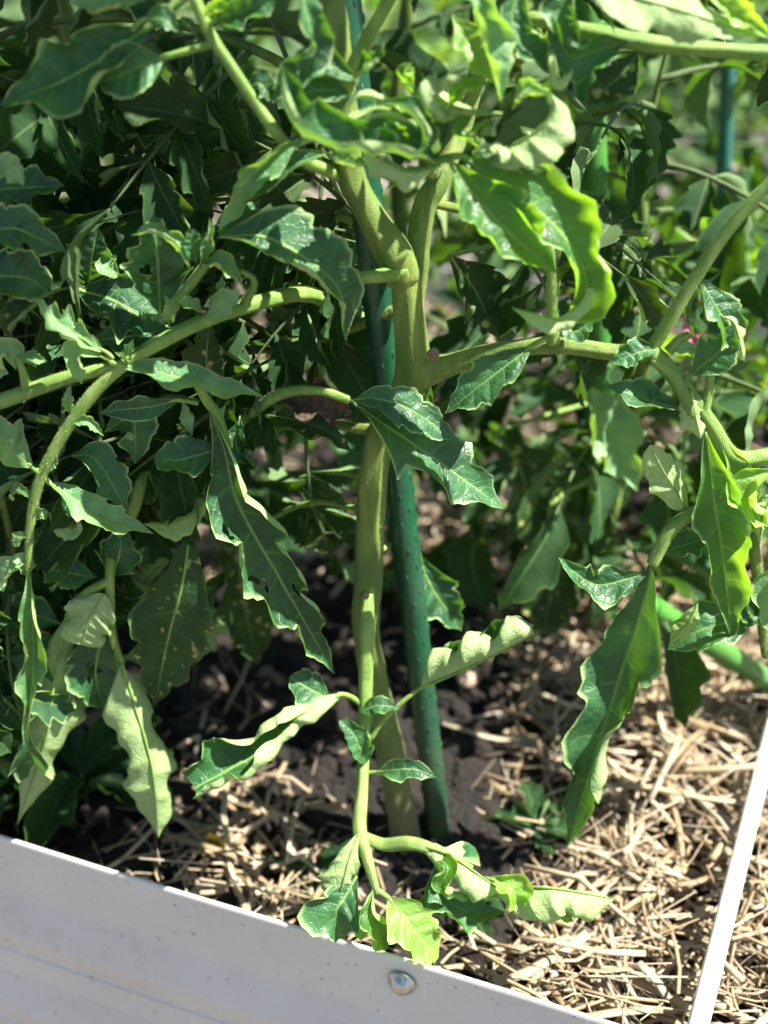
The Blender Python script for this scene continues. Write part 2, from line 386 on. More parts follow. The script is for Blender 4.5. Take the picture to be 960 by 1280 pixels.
def wall(n0, flip, name):
    # profile: (outward, height below the rim)
    pf = [(-.0006, -.006), (-.0008, -.0012), (-.0004, .0004), (.0002, .0006), (.0009, .0002), (.0012, -.0012), (.0009, -.004), (.001, -.054),
          (.0014, -.056), (.0070, -.0845), (.0072, -.0865), (.0062, -.0905), (.0016, -.112), (.0016, -.1135), (.0026, -.1145), (.0012, -.1160), (.0008, -.142),
          (.0014, -.144), (.0070, -.1725), (.0072, -.1745), (.0062, -.1785), (.0016, -.200), (.0026, -.2025), (.0008, -.204), (.0008, -.230), (.0066, -.26), (.0016, -.29), (.001, -.43)]
    mb = MB(); vs = []; fs = []; k = len(pf); ns = 40
    for i in range(ns + 1):
        a = -.95 + 2.7 * i / ns
        for (o, z) in pf:
            p = A + wd * a - wn * n0 + wn * o * flip; p.z = RIM + z
            p += wn * .0012 * noise.noise(Vector((a * 5, z * 8, n0)))
            vs.append(p)
    for i in range(ns):
        for j in range(k - 1): fs.append((i * k + j, i * k + j + 1, (i + 1) * k + j + 1, (i + 1) * k + j))
    mb.add(vs, fs); me = mb.mesh(name)
    o = child(name, me, M['metal'], bedr)
    mod = o.modifiers.new('thick', 'SOLIDIFY'); mod.thickness = .0008; mod.offset = 0
    sm = me.polygons; sm.foreach_set('use_smooth', [False] * len(sm)); me.update()
    bv = o.modifiers.new('bev', 'BEVEL'); bv.width = .0008; bv.segments = 2; bv.limit_method = 'ANGLE'; bv.angle_limit = R(20)
    return o
wall(0, 1, 'wall_panel'); wall(BEDW, -1, 'wall_panel')
# bolt: washer and domed head on the flat band, just under the rim
def bolt(px, py):
    # the sight line meets the upright wall plane
    d = FW + RT * ((px - 480) / F_PX) - UP * ((py - 640) / F_PX)
    t = (A - CAM).dot(wn) / d.dot(wn); p = CAM + d * t + wn * .0022
    mb = MB(); n = 24; e1 = wd; e2 = Vector((0, 0, 1))
    prof = [(.0095, .0), (.0095, .0012), (.0086, .0016), (.0078, .0022), (.0066, .0042), (.0046, .0056), (.0024, .0062), (.0013, .0063)]
    vs = []; fs = []
    for r, h in prof:
        for j in range(n):
            a = 2 * math.pi * j / n; vs.append(p + (e1 * math.cos(a) + e2 * math.sin(a)) * r * .88 + wn * h)
    for i in range(len(prof) - 1):
        for j in range(n):
            k = (j + 1) % n; fs.append((i * n + j, i * n + k, (i + 1) * n + k, (i + 1) * n + j))
    fs.append(tuple((len(prof) - 1) * n + j for j in range(n)))
    mb.add(vs, fs); return child('bolt', mb.mesh('bolt'), M['chrome'], bedr)
bolt(504, 1224)
# brace rod, from wall to wall at rim height
r0 = G(868, 1300, RIM - .012); r1 = G(962, 925, RIM - .012)
dr = (r1 - r0).normalized()
mb = MB(); tube(mb, [r0 - dr * .012, r0 + dr * .4, r0 + dr * (BEDW * 1.0)], [.0056] * 3, n=20, segs=24)
child('brace_rod', mb.mesh('brace_rod'), M['white'], bedr)
mb = MB(); tube(mb, [r0 - dr * .014, r0 - dr * .006], [.0088, .0088], n=20, segs=3); child('rod_collar', mb.mesh('rod_collar'), M['white'], bedr)

# ------------------------------------------------------------------ straw mulch, crumbs
def straw_mat():
    m, t, b, out = mat('straw'); g = N_(t, 'ShaderNodeNewGeometry'); tc = N_(t, 'ShaderNodeTexCoord'); uvn = N_(t, 'ShaderNodeUVMap')
    cr = N_(t, 'ShaderNodeValToRGB'); e = cr.color_ramp.elements
    e[0].position = 0; e[0].color = (.16, .10, .05, 1); e[1].position = 1; e[1].color = (.52, .46, .34, 1)
    for ps, c in ((.15, (.25, .175, .09, 1)), (.4, (.36, .275, .155, 1)), (.6, (.32, .285, .23, 1)), (.8, (.42, .32, .185, 1))):
        x = e.new(ps); x.color = c
    t.links.new(g.outputs['Random Per Island'], cr.inputs[0])
    n1 = noise_n(t, 120, tc.outputs['Object'], 4)
    wv = N_(t, 'ShaderNodeTexNoise'); mp = N_(t, 'ShaderNodeMapping'); mp.inputs['Scale'].default_value = (2, 26, 1)
    t.links.new(uvn.outputs[0], mp.inputs[0]); t.links.new(mp.outputs[0], wv.inputs['Vector']); wv.inputs['Scale'].default_value = 1.5
    col = mix_c(t, math_n(t, 'MULTIPLY', ramp(t, n1, .5, .75), .5), cr.outputs[0], (.20, .13, .07))
    col = mix_c(t, math_n(t, 'MULTIPLY', ramp(t, wv.outputs[0], .45, .7), .35), col, (.52, .44, .31))
    t.links.new(col, b.inputs['Base Color']); b.inputs['Roughness'].default_value = .5
    bump(t, wv.outputs[0], .4, .001, b); return m
M['straw'] = straw_mat()
def straw_density(p):
    a = (p - A).dot(wd); n = -(p - A).dot(wn)
    v = .55 + .9 * noise.noise(Vector((p.x * 7, p.y * 7, 2)))
    v += .9 * max(0, min(1, (p.x - .06) / .10)) * max(0, min(1, (.95 - p.y) / .2))
    v -= 1.1 * math.exp(-(((p.x + .01) / .15) ** 2 + ((p.y - .67) / .16) ** 2))   # bare soil round the stem
    v -= .25 * max(0, min(1, (-p.x - .12) / .2))
    return v
mb = MB()
n_st = 0
sr = random.Random(5)
def straw(p, L, wid, yaw, pit, seedv, flat):
    d = Vector((math.cos(yaw) * math.cos(pit), math.sin(yaw) * math.cos(pit), math.sin(pit)))
    side = d.cross(Vector((0, 0, 1))).normalized(); up = side.cross(d)
    rot = sr.uniform(0, 3.14); s1 = side * math.cos(rot) + up * math.sin(rot); s2 = up * math.cos(rot) - side * math.sin(rot)
    bend = sr.gauss(0, .12) * L; kink = sr.gauss(0, .05) * L
    vs, fs, uv = [], [], []; nn = 5; segs = 3
    u0 = sr.uniform(0, 9)
    for i in range(segs + 1):
        t = i / segs - .5
        c = p + d * L * t + side * bend * (t * t - .1) * 2 + up * kink * (1 if i == 2 else 0)
        wv = wid * (1 - .15 * abs(t)) * sr.uniform(.9, 1.1)
        for j in range(nn):
            a = 2 * math.pi * j / nn
            vs.append(c + (s1 * math.cos(a) + s2 * math.sin(a) * flat) * wv); uv.append((u0 + i * .6, j / nn))
    for i in range(segs):
        for j in range(nn):
            k = (j + 1) % nn; fs.append((i * nn + j, i * nn + k, (i + 1) * nn + k, (i + 1) * nn + j))
    fs.append(tuple(range(nn))[::-1]); fs.append(tuple(segs * nn + j for j in range(nn)))
    mb.add(vs, fs, uv)
tries = 0
while n_st < 10000 and tries < 140000:
    tries += 1
    n = sr.uniform(.012, BEDW - .03) if sr.random() < .45 else sr.uniform(.012, .45)
    a = sr.uniform(-.4, 1.0)
    p = bed(a, n)
    if p.y < .2: continue
    dn = straw_density(p)
    if sr.random() > dn: continue
    L = sr.choice((.006, .009, .014, .022, .03, .05, .07, .09, .04, .05, .06, .075, .095, .12)) * sr.uniform(.8, 1.25)
    wid = sr.choice((.0004, .0006, .0008, .0011, .0015, .002, .0028)) * sr.uniform(.8, 1.2)
    lay = sr.random() ** 1.6 * .026 * min(1.4, max(.3, dn))
    p.z = soil_z(p.x, p.y) + .003 + lay
    pit = max(-.5, min(.8, sr.gauss(0, .24)))
    yaw = sr.uniform(0, math.pi)
    half = L / 2
    # keep ends inside the bed and above the soil
    e = [p + Vector((math.cos(yaw), math.sin(yaw), 0)) * s * half for s in (-1, 1)]
    if min(-(q - A).dot(wn) for q in e) < .008: continue
    straw(p, L, wid, yaw, pit, n_st, sr.uniform(.22, .7)); n_st += 1
tag(link('straw_mulch', mb.mesh('straw_mulch'), M['straw']), 'dry tan straw mulch scattered over the soil of the bed', 'straw', kind='stuff')
# pale bark bits and broken straw on the soil
mb = MB()
def lump(mb, p, r, seed, flat=.7, sub=1):
    bm = bmesh.new(); bmesh.ops.create_icosphere(bm, subdivisions=sub, radius=1)
    rot = Matrix.Rotation(seed * 1.7, 3, 'Z') @ Matrix.Rotation(seed * .9, 3, 'X')
    vs = []
    for v in bm.verts:
        q = v.co * (1 + .45 * noise.noise(v.co * 1.7 + Vector((seed * 3.3, 0, 0))))
        q = rot @ Vector((q.x * 1.2, q.y, q.z * flat)); vs.append(p + q * r)
    fs = [[v.index for v in f.verts] for f in bm.faces]; bm.free()
    mb.add(vs, fs)
for i in range(6000):
    p = bed(sr.uniform(-.35, .95), sr.uniform(.01, .9)); p.z = soil_z(p.x, p.y) + .001
    lump(mb, p, sr.choice((.0012, .0015, .002, .003, .004, .006, .009, .014)) * sr.uniform(.7, 1.3), i)
for i in range(1500):
    an = sr.uniform(0, 6.283); q = abs(sr.gauss(0, .08)); p = Vector((.02 + q * math.cos(an), .55 + q * math.sin(an) * 1.2, 0)); p.z = soil_z(p.x, p.y) + .001 + .014 * math.exp(-(((p.x - .02) / .05) ** 2 + ((p.y - .53) / .05) ** 2))
    if -(p - A).dot(wn) > .01: lump(mb, p, sr.choice((.0015, .002, .003, .004, .006, .009)) * sr.uniform(.7, 1.3), i + 3000)
mb2 = MB()
for i in range(900):
    p = bed(sr.uniform(-.35, .95), sr.uniform(.01, .9)); p.z = soil_z(p.x, p.y) + .003
    lump(mb2, p, sr.choice((.0015, .002, .003, .004, .006, .008)) * sr.uniform(.7, 1.3), i + 9000, .45)
M['bark'] = grit_mat('bark_bits', (.16, .11, .07), (.36, .27, .18), 200)
tag(link('bark_chips', mb2.mesh('bark_chips'), M['bark'], smooth=False), 'pale brown bark bits scattered on the dark soil', 'bark', kind='stuff')
tag(link('soil_crumbs', mb.mesh('soil_crumbs'), M['soil'], smooth=False), 'dark soil crumbs and bark bits between the straw', 'soil', kind='stuff')
# ------------------------------------------------------------------ stakes
def stake_mat(name, a, b_, rough=.38):
    m, t, b, out = mat(name); tc = N_(t, 'ShaderNodeTexCoord')
    n1 = noise_n(t, 60, tc.outputs['Object'], 5, .65); n2 = noise_n(t, 9, tc.outputs['Object'], 3)
    col = mix_c(t, ramp(t, n1, .35, .7), a, b_)
    col = mix_c(t, math_n(t, 'MULTIPLY', ramp(t, n2, .55, .75), .35), col, tuple(x * .6 + .05 for x in b_))
    sp = N_(t, 'ShaderNodeSeparateXYZ'); t.links.new(tc.outputs['Object'], sp.inputs[0])
    dirt = math_n(t, 'MULTIPLY', math_n(t, 'SUBTRACT', 1.0, ramp(t, math_n(t, 'ADD', sp.outputs[2], math_n(t, 'MULTIPLY', n2, .12)), .06, .22), clamp=True), ramp(t, n1, .38, .6))
    col = mix_c(t, math_n(t, 'MULTIPLY', dirt, .8), col, (.06, .045, .03))
    n3 = noise_n(t, 240, tc.outputs['Object'], 3, .7); col = mix_c(t, math_n(t, 'MULTIPLY', ramp(t, n3, .62, .72), .5), col, tuple(x * 1.6 + .03 for x in b_))
    t.links.new(col, b.inputs['Base Color']); b.inputs['Roughness'].default_value = rough
    bump(t, n1, .12, .001, b); return m
M['stake'] = stake_mat('stake_plastic', (.003, .050, .020), (.006, .070, .030))
M['stake_sunlit'] = stake_mat('stake_sunlit_plastic', (.045, .19, .025), (.07, .25, .035), .45)  # green stake with sunlight put into a lighter lime colour
M['stake_teal'] = stake_mat('stake_teal_plastic', (.015, .12, .09), (.025, .15, .11), .45)
def stake(p0, p1, r, m, label, group='green garden stakes', nubs=True):
    ax = (p1 - p0).normalized(); L = (p1 - p0).length
    root = empty('garden_stake', p0); tag(root, label, 'garden stake', group)
    mb = MB(); tube(mb, [p0, p0 + ax * L * .5, p1], [r] * 3, n=20, segs=30, wob=.03)
    child('pole', mb.mesh('pole'), m, root)
    if nubs:
        mb = MB(); N = ax.orthogonal().normalized(); B = ax.cross(N); k = 0
        d = .012
        while d < L - .01:
            for q in range(4):
                t = q * math.pi / 2 + (k % 2) * math.pi / 4 + .2 * math.sin(k * 1.3)
                e = N * math.cos(t) + B * math.sin(t); s = B * math.cos(t) - N * math.sin(t)
                c = p0 + ax * (d + .0015 * math.sin(k * 2.7 + q)) + e * r * .985
                vs = []
                for (a, b, h) in ((-.0032, 0, 0), (0, -.0011, 0), (.0032, 0, 0), (0, .0011, 0), (-.0012, 0, .0009), (.0014, 0, .0010)):
                    vs.append(c + ax * a + s * b + e * h)
                mb.add(vs, [(0, 1, 4), (1, 5, 4), (1, 2, 5), (2, 3, 5), (3, 4, 5), (3, 0, 4)])
            d += .0095; k += 1
        o = child('nub', mb.mesh('nub'), m, root); o['kind'] = 'stuff'
    return root
def along(a, b, t): return a + (b - a) * t
s0 = P(552, 1055, .3); s0.z = -.01
s1 = P(470, 352, 2.2)
stake(s0, along(s0, s1, 2.05), .0082, M['stake'], 'dark green plastic garden stake leaning behind the main tomato stem')

# ------------------------------------------------------------------ the tomato plant in front
hero = empty('tomato_plant', (P(508, 1055, -.3).x, P(508, 1055, -.3).y, 0))
tag(hero, 'large tomato plant with wilted curling leaves growing beside the dark green stake', 'tomato plant', 'tomato plants in the raised bed')
def hairs(ws, rw, seed, dens=42000):
    hr = random.Random(seed); k = 40
    sm = spline([tuple(p) + (q,) for p, q in zip(ws, rw)], k); vs = []; fs = []
    for i in range(k):
        a, b = Vector(sm[i][:3]), Vector(sm[i + 1][:3]); T = (b - a); L = T.length; T.normalize(); N = T.orthogonal().normalized(); B = T.cross(N)
        for _ in range(int(L * dens * min(1.5, sm[i][3] / .005) ** .5)):
            t = hr.random(); an = hr.uniform(0, 6.283); e = N * math.cos(an) + B * math.sin(an); q = T * hr.uniform(-.5, .5) + e
            p = a + (b - a) * t + e * (sm[i][3] * (1 - t) + sm[i + 1][3] * t) * .97; h = hr.uniform(.0005, .0019); sd = T.cross(e) * .00004
            n = len(vs); vs += [p - sd, p + sd, p + q.normalized() * h]; fs.append((n, n + 1, n + 2))
    mb = MB(); mb.add(vs, fs); return mb
def px_tube(name, pts, rad, m, parent, n=12, segs=None, wob=.12, seed=0):
    ws = [P(*p) for p in pts]
    rw = [lerp_list(rad, i / (len(pts) - 1)) * D(p[1], p[2]) / F_PX for i, p in enumerate(pts)]
    mb = MB(); tube(mb, ws, rw, n=max(n, 16) if parent is hero else n, segs=segs or 9 * (len(pts) - 1), wob=wob, seed=len(bpy.data.objects), ridge=.085)
    o = child(name, mb.mesh(name), m, parent)
    if parent is hero:
        h = child('stem_hair', hairs(ws, rw, len(bpy.data.objects)).mesh('stem_hair'), M['hair'], o, False); h['kind'] = 'stuff'
    return o
def scar(x, y, o, r, parent):
    p = P(x, y, o); d = (CAM - p).normalized(); d = (d + RT * .25 + Vector((0, 0, .3))).normalized()
    k = D(y, o) / F_PX; mb = MB()
    tube(mb, [p - d * r * k * 1.4, p - d * r * k * .5, p, p + d * r * k * .12], [r * 1.3 * k, r * 1.15 * k, r * .95 * k, r * .85 * k], n=12, segs=9, wob=.3)
    return child('scar', mb.mesh('scar'), M['scar'], parent)
M['hair'] = simple('stem_hair', (.30, .38, .14), .5)
M['scar'] = grit_mat('cut_scar', (.22, .15, .07), (.50, .40, .22), 700)
stem = px_tube('stem', [(513, 1075, -.3), (501, 1005, -.3), (488, 940, -.3), (470, 860, -.4), (457, 795, -.6), (459, 740, -.8), (462, 660, -.8), (466, 590, -.8), (476, 540, -.8),
                        (499, 500, -.8), (514, 462, -.8), (513, 420, -.8), (509, 380, -.8), (507, 335, -.8)],
               [18, 17.5, 17, 16, 17, 17, 17, 17.5, 18, 20, 22, 20, 19, 18], M['stem'], hero, 16, 110, .16)
scar(458, 743, -2.5, 4.5, stem); scar(543, 441, -2.3, 6.5, stem)
px_tube('stem', [(505, 352, -.8), (494, 318, -.9), (463, 268, -.9), (438, 215, -.8), (427, 130, -.6), (417, 40, -.4), (405, -90, .5), (398, -330, 2)], [20, 23, 18, 17.5, 18.5, 19, 18, 12], M['stem'], hero, 16, 70, .1)
px_tube('stem', [(511, 400, -.6), (520, 345, -.2), (524, 300, .2), (533, 255, .6), (552, 220, 1), (590, 120, 3), (620, -60, 5)], [14, 14, 14, 14, 13, 11, 8], M['stem'], hero, 14, 50, .1)
px_tube('stem', [(432, 110, -1), (443, 82, -1.6), (462, 42, -2.2), (500, -30, -3), (540, -160, -4)], [10, 10, 9, 9, 8], M['stalk'], hero, 12)
px_tube('leaf_stub', [(505, 338, -1.2), (480, 344, -1.8), (455, 347, -2.3), (431, 353, -2.7)], [13, 9, 8, 10.5], M['stalk'], hero, 12)

br = px_tube('branch', [(512, 440, -.8), (527, 462, -1), (555, 458, -1.3), (610, 442, -1.8), (690, 431, -2.4), (760, 439, -3), (818, 442, -3.6)], [19, 22, 15, 11.5, 10.5, 10, 10.5], M['stem'], hero, 14, 60, .12)
brr = px_tube('branch', [(812, 437, -3.6), (845, 472, -3.8), (885, 525, -4), (920, 572, -4.2), (990, 565, -4.4)], [11, 11, 10, 11, 11], M['stalk'], hero, 12)
bru = px_tube('branch', [(812, 440, -3.6), (838, 398, -4), (870, 345, -4.4), (910, 288, -4.8), (962, 230, -5), (1050, 150, -5)], [8, 8, 7.5, 7.5, 7.5, 7], M['stalk'], hero, 12)
brd = px_tube('branch', [(928, 575, -4), (940, 650, -3.5), (946, 710, -3.2), (958, 820, -3)], [8, 7, 7, 6], M['stem'], hero, 10)
brl = px_tube('branch', [(488, 420, 2.5), (440, 392, 3.6), (385, 368, 1.5), (325, 378, -1.5), (240, 408, -3), (150, 460, -4), (95, 520, -4.6), (52, 595, -5), (38, 660, -5.2), (36, 712, -5.2)],
              [8, 8.5, 9, 9.5, 9, 8.2, 7.4, 6.6, 5.4, 4], M['stalk'], hero, 12, 80)
brk = px_tube('branch', [(148, 458, -3.6), (82, 473, -3.2), (0, 502, -3), (-60, 520, -3)], [7.5, 8.5, 9, 8.5], M['stalk'], hero, 12)
brm = px_tube('branch', [(300, 530, 1), (320, 512, 0), (352, 492, -1.4), (398, 488, -2.4), (436, 500, -3.2)], [5, 6, 6.5, 6, 5], M['stalk'], hero, 10)
brn = px_tube('branch', [(246, 400, -2.2), (262, 390, -2.4), (195, 392, -2), (196, 330, -2.2)], [5, 5, 5, 5], M['stalk'], hero, 8) if False else brl
brb = px_tube('branch', [(459, 742, -1.6), (458, 790, -2.8), (457, 850, -4), (456, 920, -5.5), (453, 985, -7.4), (450, 1035, -9), (460, 1075, -10.6), (472, 1118, -12.2)], [8, 9, 8.5, 8, 7.5, 9, 7, 4], M['stalk'], hero, 12)
brt = px_tube('branch', [(235, -20, -4), (262, 42, -4.2), (290, 85, -4.2), (318, 128, -4), (350, 172, -3.5), (378, 200, -2.5), (425, 220, -.8)], [7.5, 7.5, 7, 7, 7, 7, 8], M['stalk'], hero, 10)
brx = px_tube('branch', [(990, 66, -4), (940, 66, -4), (860, 60, -4), (790, 52, -3.5), (735, 40, -2.5), (640, 30, 0), (585, 130, 2.4)], [9, 9, 9.5, 10, 9, 9, 8], M['stalk'], hero, 10)
bry = px_tube('branch', [(545, 215, .5), (535, 206, -4), (530, 203, -7)], [8, 8, 8], M['stalk'], hero, 10)
brz = px_tube('branch', [(436, 150, -1), (470, 140, -4), (505, 142, -6.5), (570, 140, -7.5), (628, 142, -8)], [6, 6, 6, 5, 1.5], M['stalk'], hero, 10)
brv = px_tube('branch', [(240, 470, -3), (258, 500, -3.2), (272, 520, -3.6), (285, 560, -4)], [5, 6, 6, 5], M['stalk'], hero, 10)
brw = px_tube('branch', [(130, 700, -1), (138, 690, -2), (137, 730, -3), (140, 790, -3.4), (152, 830, -3.6)], [5, 6, 5.5, 5, 4], M['stalk'], hero, 10)

toCam = lambda p: ((CAM - p).normalized() + Vector((.1, 0, .45))).normalized()   # blades face outwards and up
def leaflet(parent, pts, wl, wr, m='leaf', pet=None, **k):
    """pts: midrib from base to tip as (x, y, o); widths in picture pixels along the blade"""
    mid = [P(*p) for p in pts]
    c = pts[len(pts) // 2]; sc_ = D(c[1], c[2]) / F_PX
    leaflet.n += 1
    if 'lob' not in k and 'face' not in k and not (isinstance(k.get('curl', (0, 0))[0], list) or max(k.get('curl', (0, 0))) > 75) and max(wl, wr) > 20 and k.get('prof', 'ovate') in ('ovate', 'lance', 'lobed'): k['lob'] = 3 + leaflet.n % 3 * .5 + (max(wl, wr) > 38) * .8; k['teeth'] = max(.26, k.get('teeth', 0) * 1.5)
    face = k.pop('face', 0); view = (lambda p: toCam(p) + S * face) if face else toCam
    mb = MB(); k.setdefault('seed', leaflet.n); q = random.Random(leaflet.n)
    tw = q.uniform(-16, 16); r0_ = k.get('roll', 0)
    k['roll'] = [a + tw * b for a, b in zip(r0_ if isinstance(r0_, list) else [r0_] * 3, (-.6, .2, 1, 1, 1, 1, 1))]
    L = sum(math.dist(pts[i][:2], pts[i + 1][:2]) for i in range(len(pts) - 1))
    k.setdefault('nU', 48 if L > 130 else 36 if L > 60 else 24); k.setdefault('nS', 9 if max(wl, wr) > 16 else 6)
    leaf_geo(mb, mid, wl * sc_, wr * sc_, view=view, **k)
    if pet:
        pp = [P(*p) for p in pet] + [mid[0], mid[1] * .35 + mid[0] * .65]
        r = .0016 if max(wl, wr) > 20 else .0011
        tube(mb, pp, [r * 1.25, r, r * .85, r * .5], n=8, segs=14, mi=1)
    o = child('leaflet', mb.mesh('leaflet'), [M[m], M['stalk']], parent)
    return o
leaflet.n = 0
Lf = leaflet
# --- top, in front of the stem
Lf(brz, [(548, 205, -7), (500, 190, -9), (430, 183, -10), (380, 165, -10.5), (358, 130, -10.5), (352, 82, -10)], 46, 46, 'leaf', prof='strap', roll=[-15, -10, 0, 0, 20], fold=30, curl=(75, 60), teeth=.08, wave=.12, pet=[(534, 204, -7)], face=1.6)
Lf(bry, [(560, 200, -8), (590, 242, -10), (635, 290, -11.5), (696, 342, -12)], 46, 42, 'leaf_lit', fold=14, curl=([20, 40, 60], [40, 60, 50]), roll=[10, 0, -10], wave=.16, lob=3.2, teeth=.26, pet=[(532, 204, -7)])
Lf(bry, [(575, 195, -8), (632, 232, -9), (688, 278, -10.4), (722, 322, -11), (734, 362, -11), (722, 392, -10), (690, 402, -9)], 52, 34, 'leaf_lit', fold=14, curl=([30, 50, 80, 70], [20, 30, 40]), roll=[0, -5, -10, 0, 20], teeth=.30, lob=3.5, pet=[(534, 204, -7)], wave=.22)
Lf(bry, [(640, 385, -9), (668, 392, -10.5), (700, 398, -11), (728, 375, -11), (736, 340, -11)], 20, 20, 'leaf_young_lit', fold=20, curl=(50, 60), roll=150, face=.4)
Lf(bry, [(535, 206, -7), (505, 222, -7.6), (482, 238, -8)], 14, 13, 'leaf_pale_lit', fold=40, curl=(60, 60))
Lf(bry, [(590, 190, -7), (640, 210, -8), (690, 215, -8)], 22, 20, 'leaf', fold=30, curl=(40, 40), roll=-30)
Lf(brz, [(600, 205, -7), (635, 185, -9), (670, 165, -10), (695, 135, -10), (682, 110, -9)], 48, 44, 'leaf', fold=20, curl=(95, 120), roll=[170, 165, 160, 170], prof='ovate', wave=.1, face=1.3)
Lf(brz, [(650, 160, -7), (680, 170, -8), (700, 195, -8.5)], 26, 26, 'leaf', fold=30, curl=(90, 60), roll=160, face=1.0)
Lf(brz, [(600, 140, -6), (560, 128, -6), (538, 105, -6.5), (545, 88, -7)], 26, 26, 'leaf_young_lit', fold=25, curl=(90, 70), roll=150, face=1.2)
Lf(brz, [(505, 142, -7), (480, 125, -8), (450, 120, -8), (430, 142, -8)], 11, 11, 'leaf_young_lit', fold=30, curl=(90, 60), roll=120, face=1.0)
Lf(bry, [(588, -30, -6), (596, 20, -7.5), (610, 70, -8), (626, 128, -8)], 38, 36, 'leaf_young_lit', prof='lance', fold=35, curl=(30, 40), roll=-5, teeth=.07, face=1.4)  # the paler leaf colour stands for sun on this blade
Lf(bry, [(565, 20, -2), (600, 70, -3), (628, 110, -3)], 26, 20, 'leaf_pale_lit', fold=20, roll=10)
Lf(stem, [(372, -30, -7), (384, 20, -8), (392, 62, -8), (372, 112, -7.5)], 26, 26, 'leaf', fold=25, curl=(30, 45), prof='lance', teeth=.07, face=0.9)
Lf(stem, [(448, 100, -3), (410, 82, -4), (370, 90, -5), (335, 130, -5)], 24, 22, 'leaf', fold=15, curl=(30, 30), roll=-30, teeth=.06, face=0.8)
Lf(stem, [(440, 118, -3), (400, 112, -4), (360, 125, -5)], 20, 18, 'leaf', fold=15, curl=(30, 30), roll=-20, teeth=.06)
Lf(brt, [(376, 172, -4), (345, 195, -5), (305, 230, -5.5), (272, 290, -5.5)], 22, 20, 'leaf_young_lit', fold=35, curl=(30, 40), roll=-30, prof='lance', teeth=.06)
Lf(brt, [(415, 190, -3), (370, 205, -4), (320, 235, -4.5), (268, 285, -4)], 20, 20, 'leaf', fold=30, curl=(25, 40), roll=10, prof='lance', teeth=.06)
Lf(brl, [(275, 296, -4), (330, 296, -5), (385, 325, -5.5), (425, 365, -5), (432, 425, -4)], 44, 40, 'leaf', fold=10, curl=(20, 60), roll=[0, -10, -30], blis=.08)
Lf(brl, [(325, 250, -2), (300, 278, -3), (270, 300, -3)], 15, 15, 'leaf', fold=25)
for pts, wd_, m_, kw in (([(470, 150, -8), (492, 168, -9), (505, 190, -9)], 18, 'leaf_lit', dict(curl=(110, 80), face=1)),
        ([(590, 145, -7), (575, 165, -8), (600, 185, -8.4)], 20, 'leaf_lit', dict(curl=(100, 60), face=.8)),
        ([(640, 135, -8), (660, 118, -9), (690, 118, -9.4)], 20, 'leaf_young_lit', dict(curl=(120, 90), face=1)),
        ([(520, 120, -6), (500, 96, -7), (515, 78, -7)], 18, 'leaf_lit', dict(curl=(90, 120), face=1)),
        ([(560, 135, -6), (580, 110, -7), (612, 105, -7)], 18, 'leaf_lit', dict(curl=(60, 90))),
        ([(640, 215, -7), (668, 205, -8), (700, 180, -8)], 18, 'leaf', dict(curl=(120, 90), roll=150, face=.6)),
        ([(470, 135, -8), (440, 150, -9), (400, 160, -9.4), (370, 185, -9)], 22, 'leaf', dict(curl=(90, 120), roll=165, face=1.2)),
        ([(545, 210, -8), (510, 215, -9.4), (470, 195, -10), (450, 165, -10)], 24, 'leaf', dict(curl=(100, 70), roll=170, face=1.2)),
        ([(520, 200, -8), (528, 165, -9.4), (505, 135, -10), (470, 128, -10)], 22, 'leaf', dict(curl=(110, 80), face=1.2)),
        ([(590, 195, -8), (615, 180, -9.4), (640, 190, -10), (650, 215, -10)], 20, 'leaf', dict(curl=(90, 90), roll=160, face=1.2)),
        ([(440, 100, -6), (465, 80, -7), (480, 50, -7.4)], 18, 'leaf', dict(curl=(80, 110), face=1)),
        ([(560, 150, -8), (545, 125, -9), (560, 95, -9.4), (585, 85, -9)], 22, 'leaf', dict(curl=(120, 90), roll=165, face=1)),
        ([(405, 190, -7), (430, 205, -8), (470, 208, -8)], 16, 'leaf_young_lit', dict(curl=(80, 110), face=1))):
    Lf(brz, pts, wd_, wd_, m_, fold=25, wave=.25, **kw)
# --- top left
Lf(brt, [(190, 30, -4), (140, 65, -5), (80, 100, -6), (0, 132, -6)], 58, 50, 'leaf', fold=8, curl=(25, 60), roll=[10, 10, 0], teeth=.1, nt_=5, pet=[(240, -10, -4)], face=0.6)
Lf(brt, [(205, 72, -4.5), (178, 82, -5.6), (150, 95, -6), (122, 102, -6)], 32, 34, 'leaf', fold=10, curl=(15, 25), prof='round', teeth=.05, wave=.06, pet=[(270, 52, -4.2), (240, 62, -4.4)])
Lf(brt, [(185, -5, -3), (140, -2, -4), (85, 5, -4.5)], 26, 26, 'leaf_young_lit', fold=15, curl=(50, 50), wave=.15)
Lf(brt, [(178, 25, -4.5), (205, 24, -5), (222, 40, -5)], 16, 16, 'leaf', fold=15, pet=[(165, 38, -4.4)])
Lf(brt, [(262, 30, -4.4), (290, 18, -5.4), (325, 5, -6), (352, -20, -6)], 24, 24, 'leaf', fold=20, curl=(60, 30), pet=[(262, 40, -4.2)])
Lf(brt, [(255, 20, -5), (270, 10, -5.4), (284, 14, -5.6)], 14, 14, 'leaf_pale_lit', fold=30, curl=(80, 60))
Lf(brt, [(310, 110, -3), (325, 105, -3.4), (342, 128, -3.4)], 16, 14, 'leaf', fold=15)
Lf(brt, [(345, 165, -3), (352, 190, -3), (345, 215, -3)], 14, 14, 'leaf', fold=25)
Lf(brt, [(248, 50, -4), (232, 25, -4), (224, 45, -4)], 7, 7, 'leaf', fold=30, curl=(60, 60))
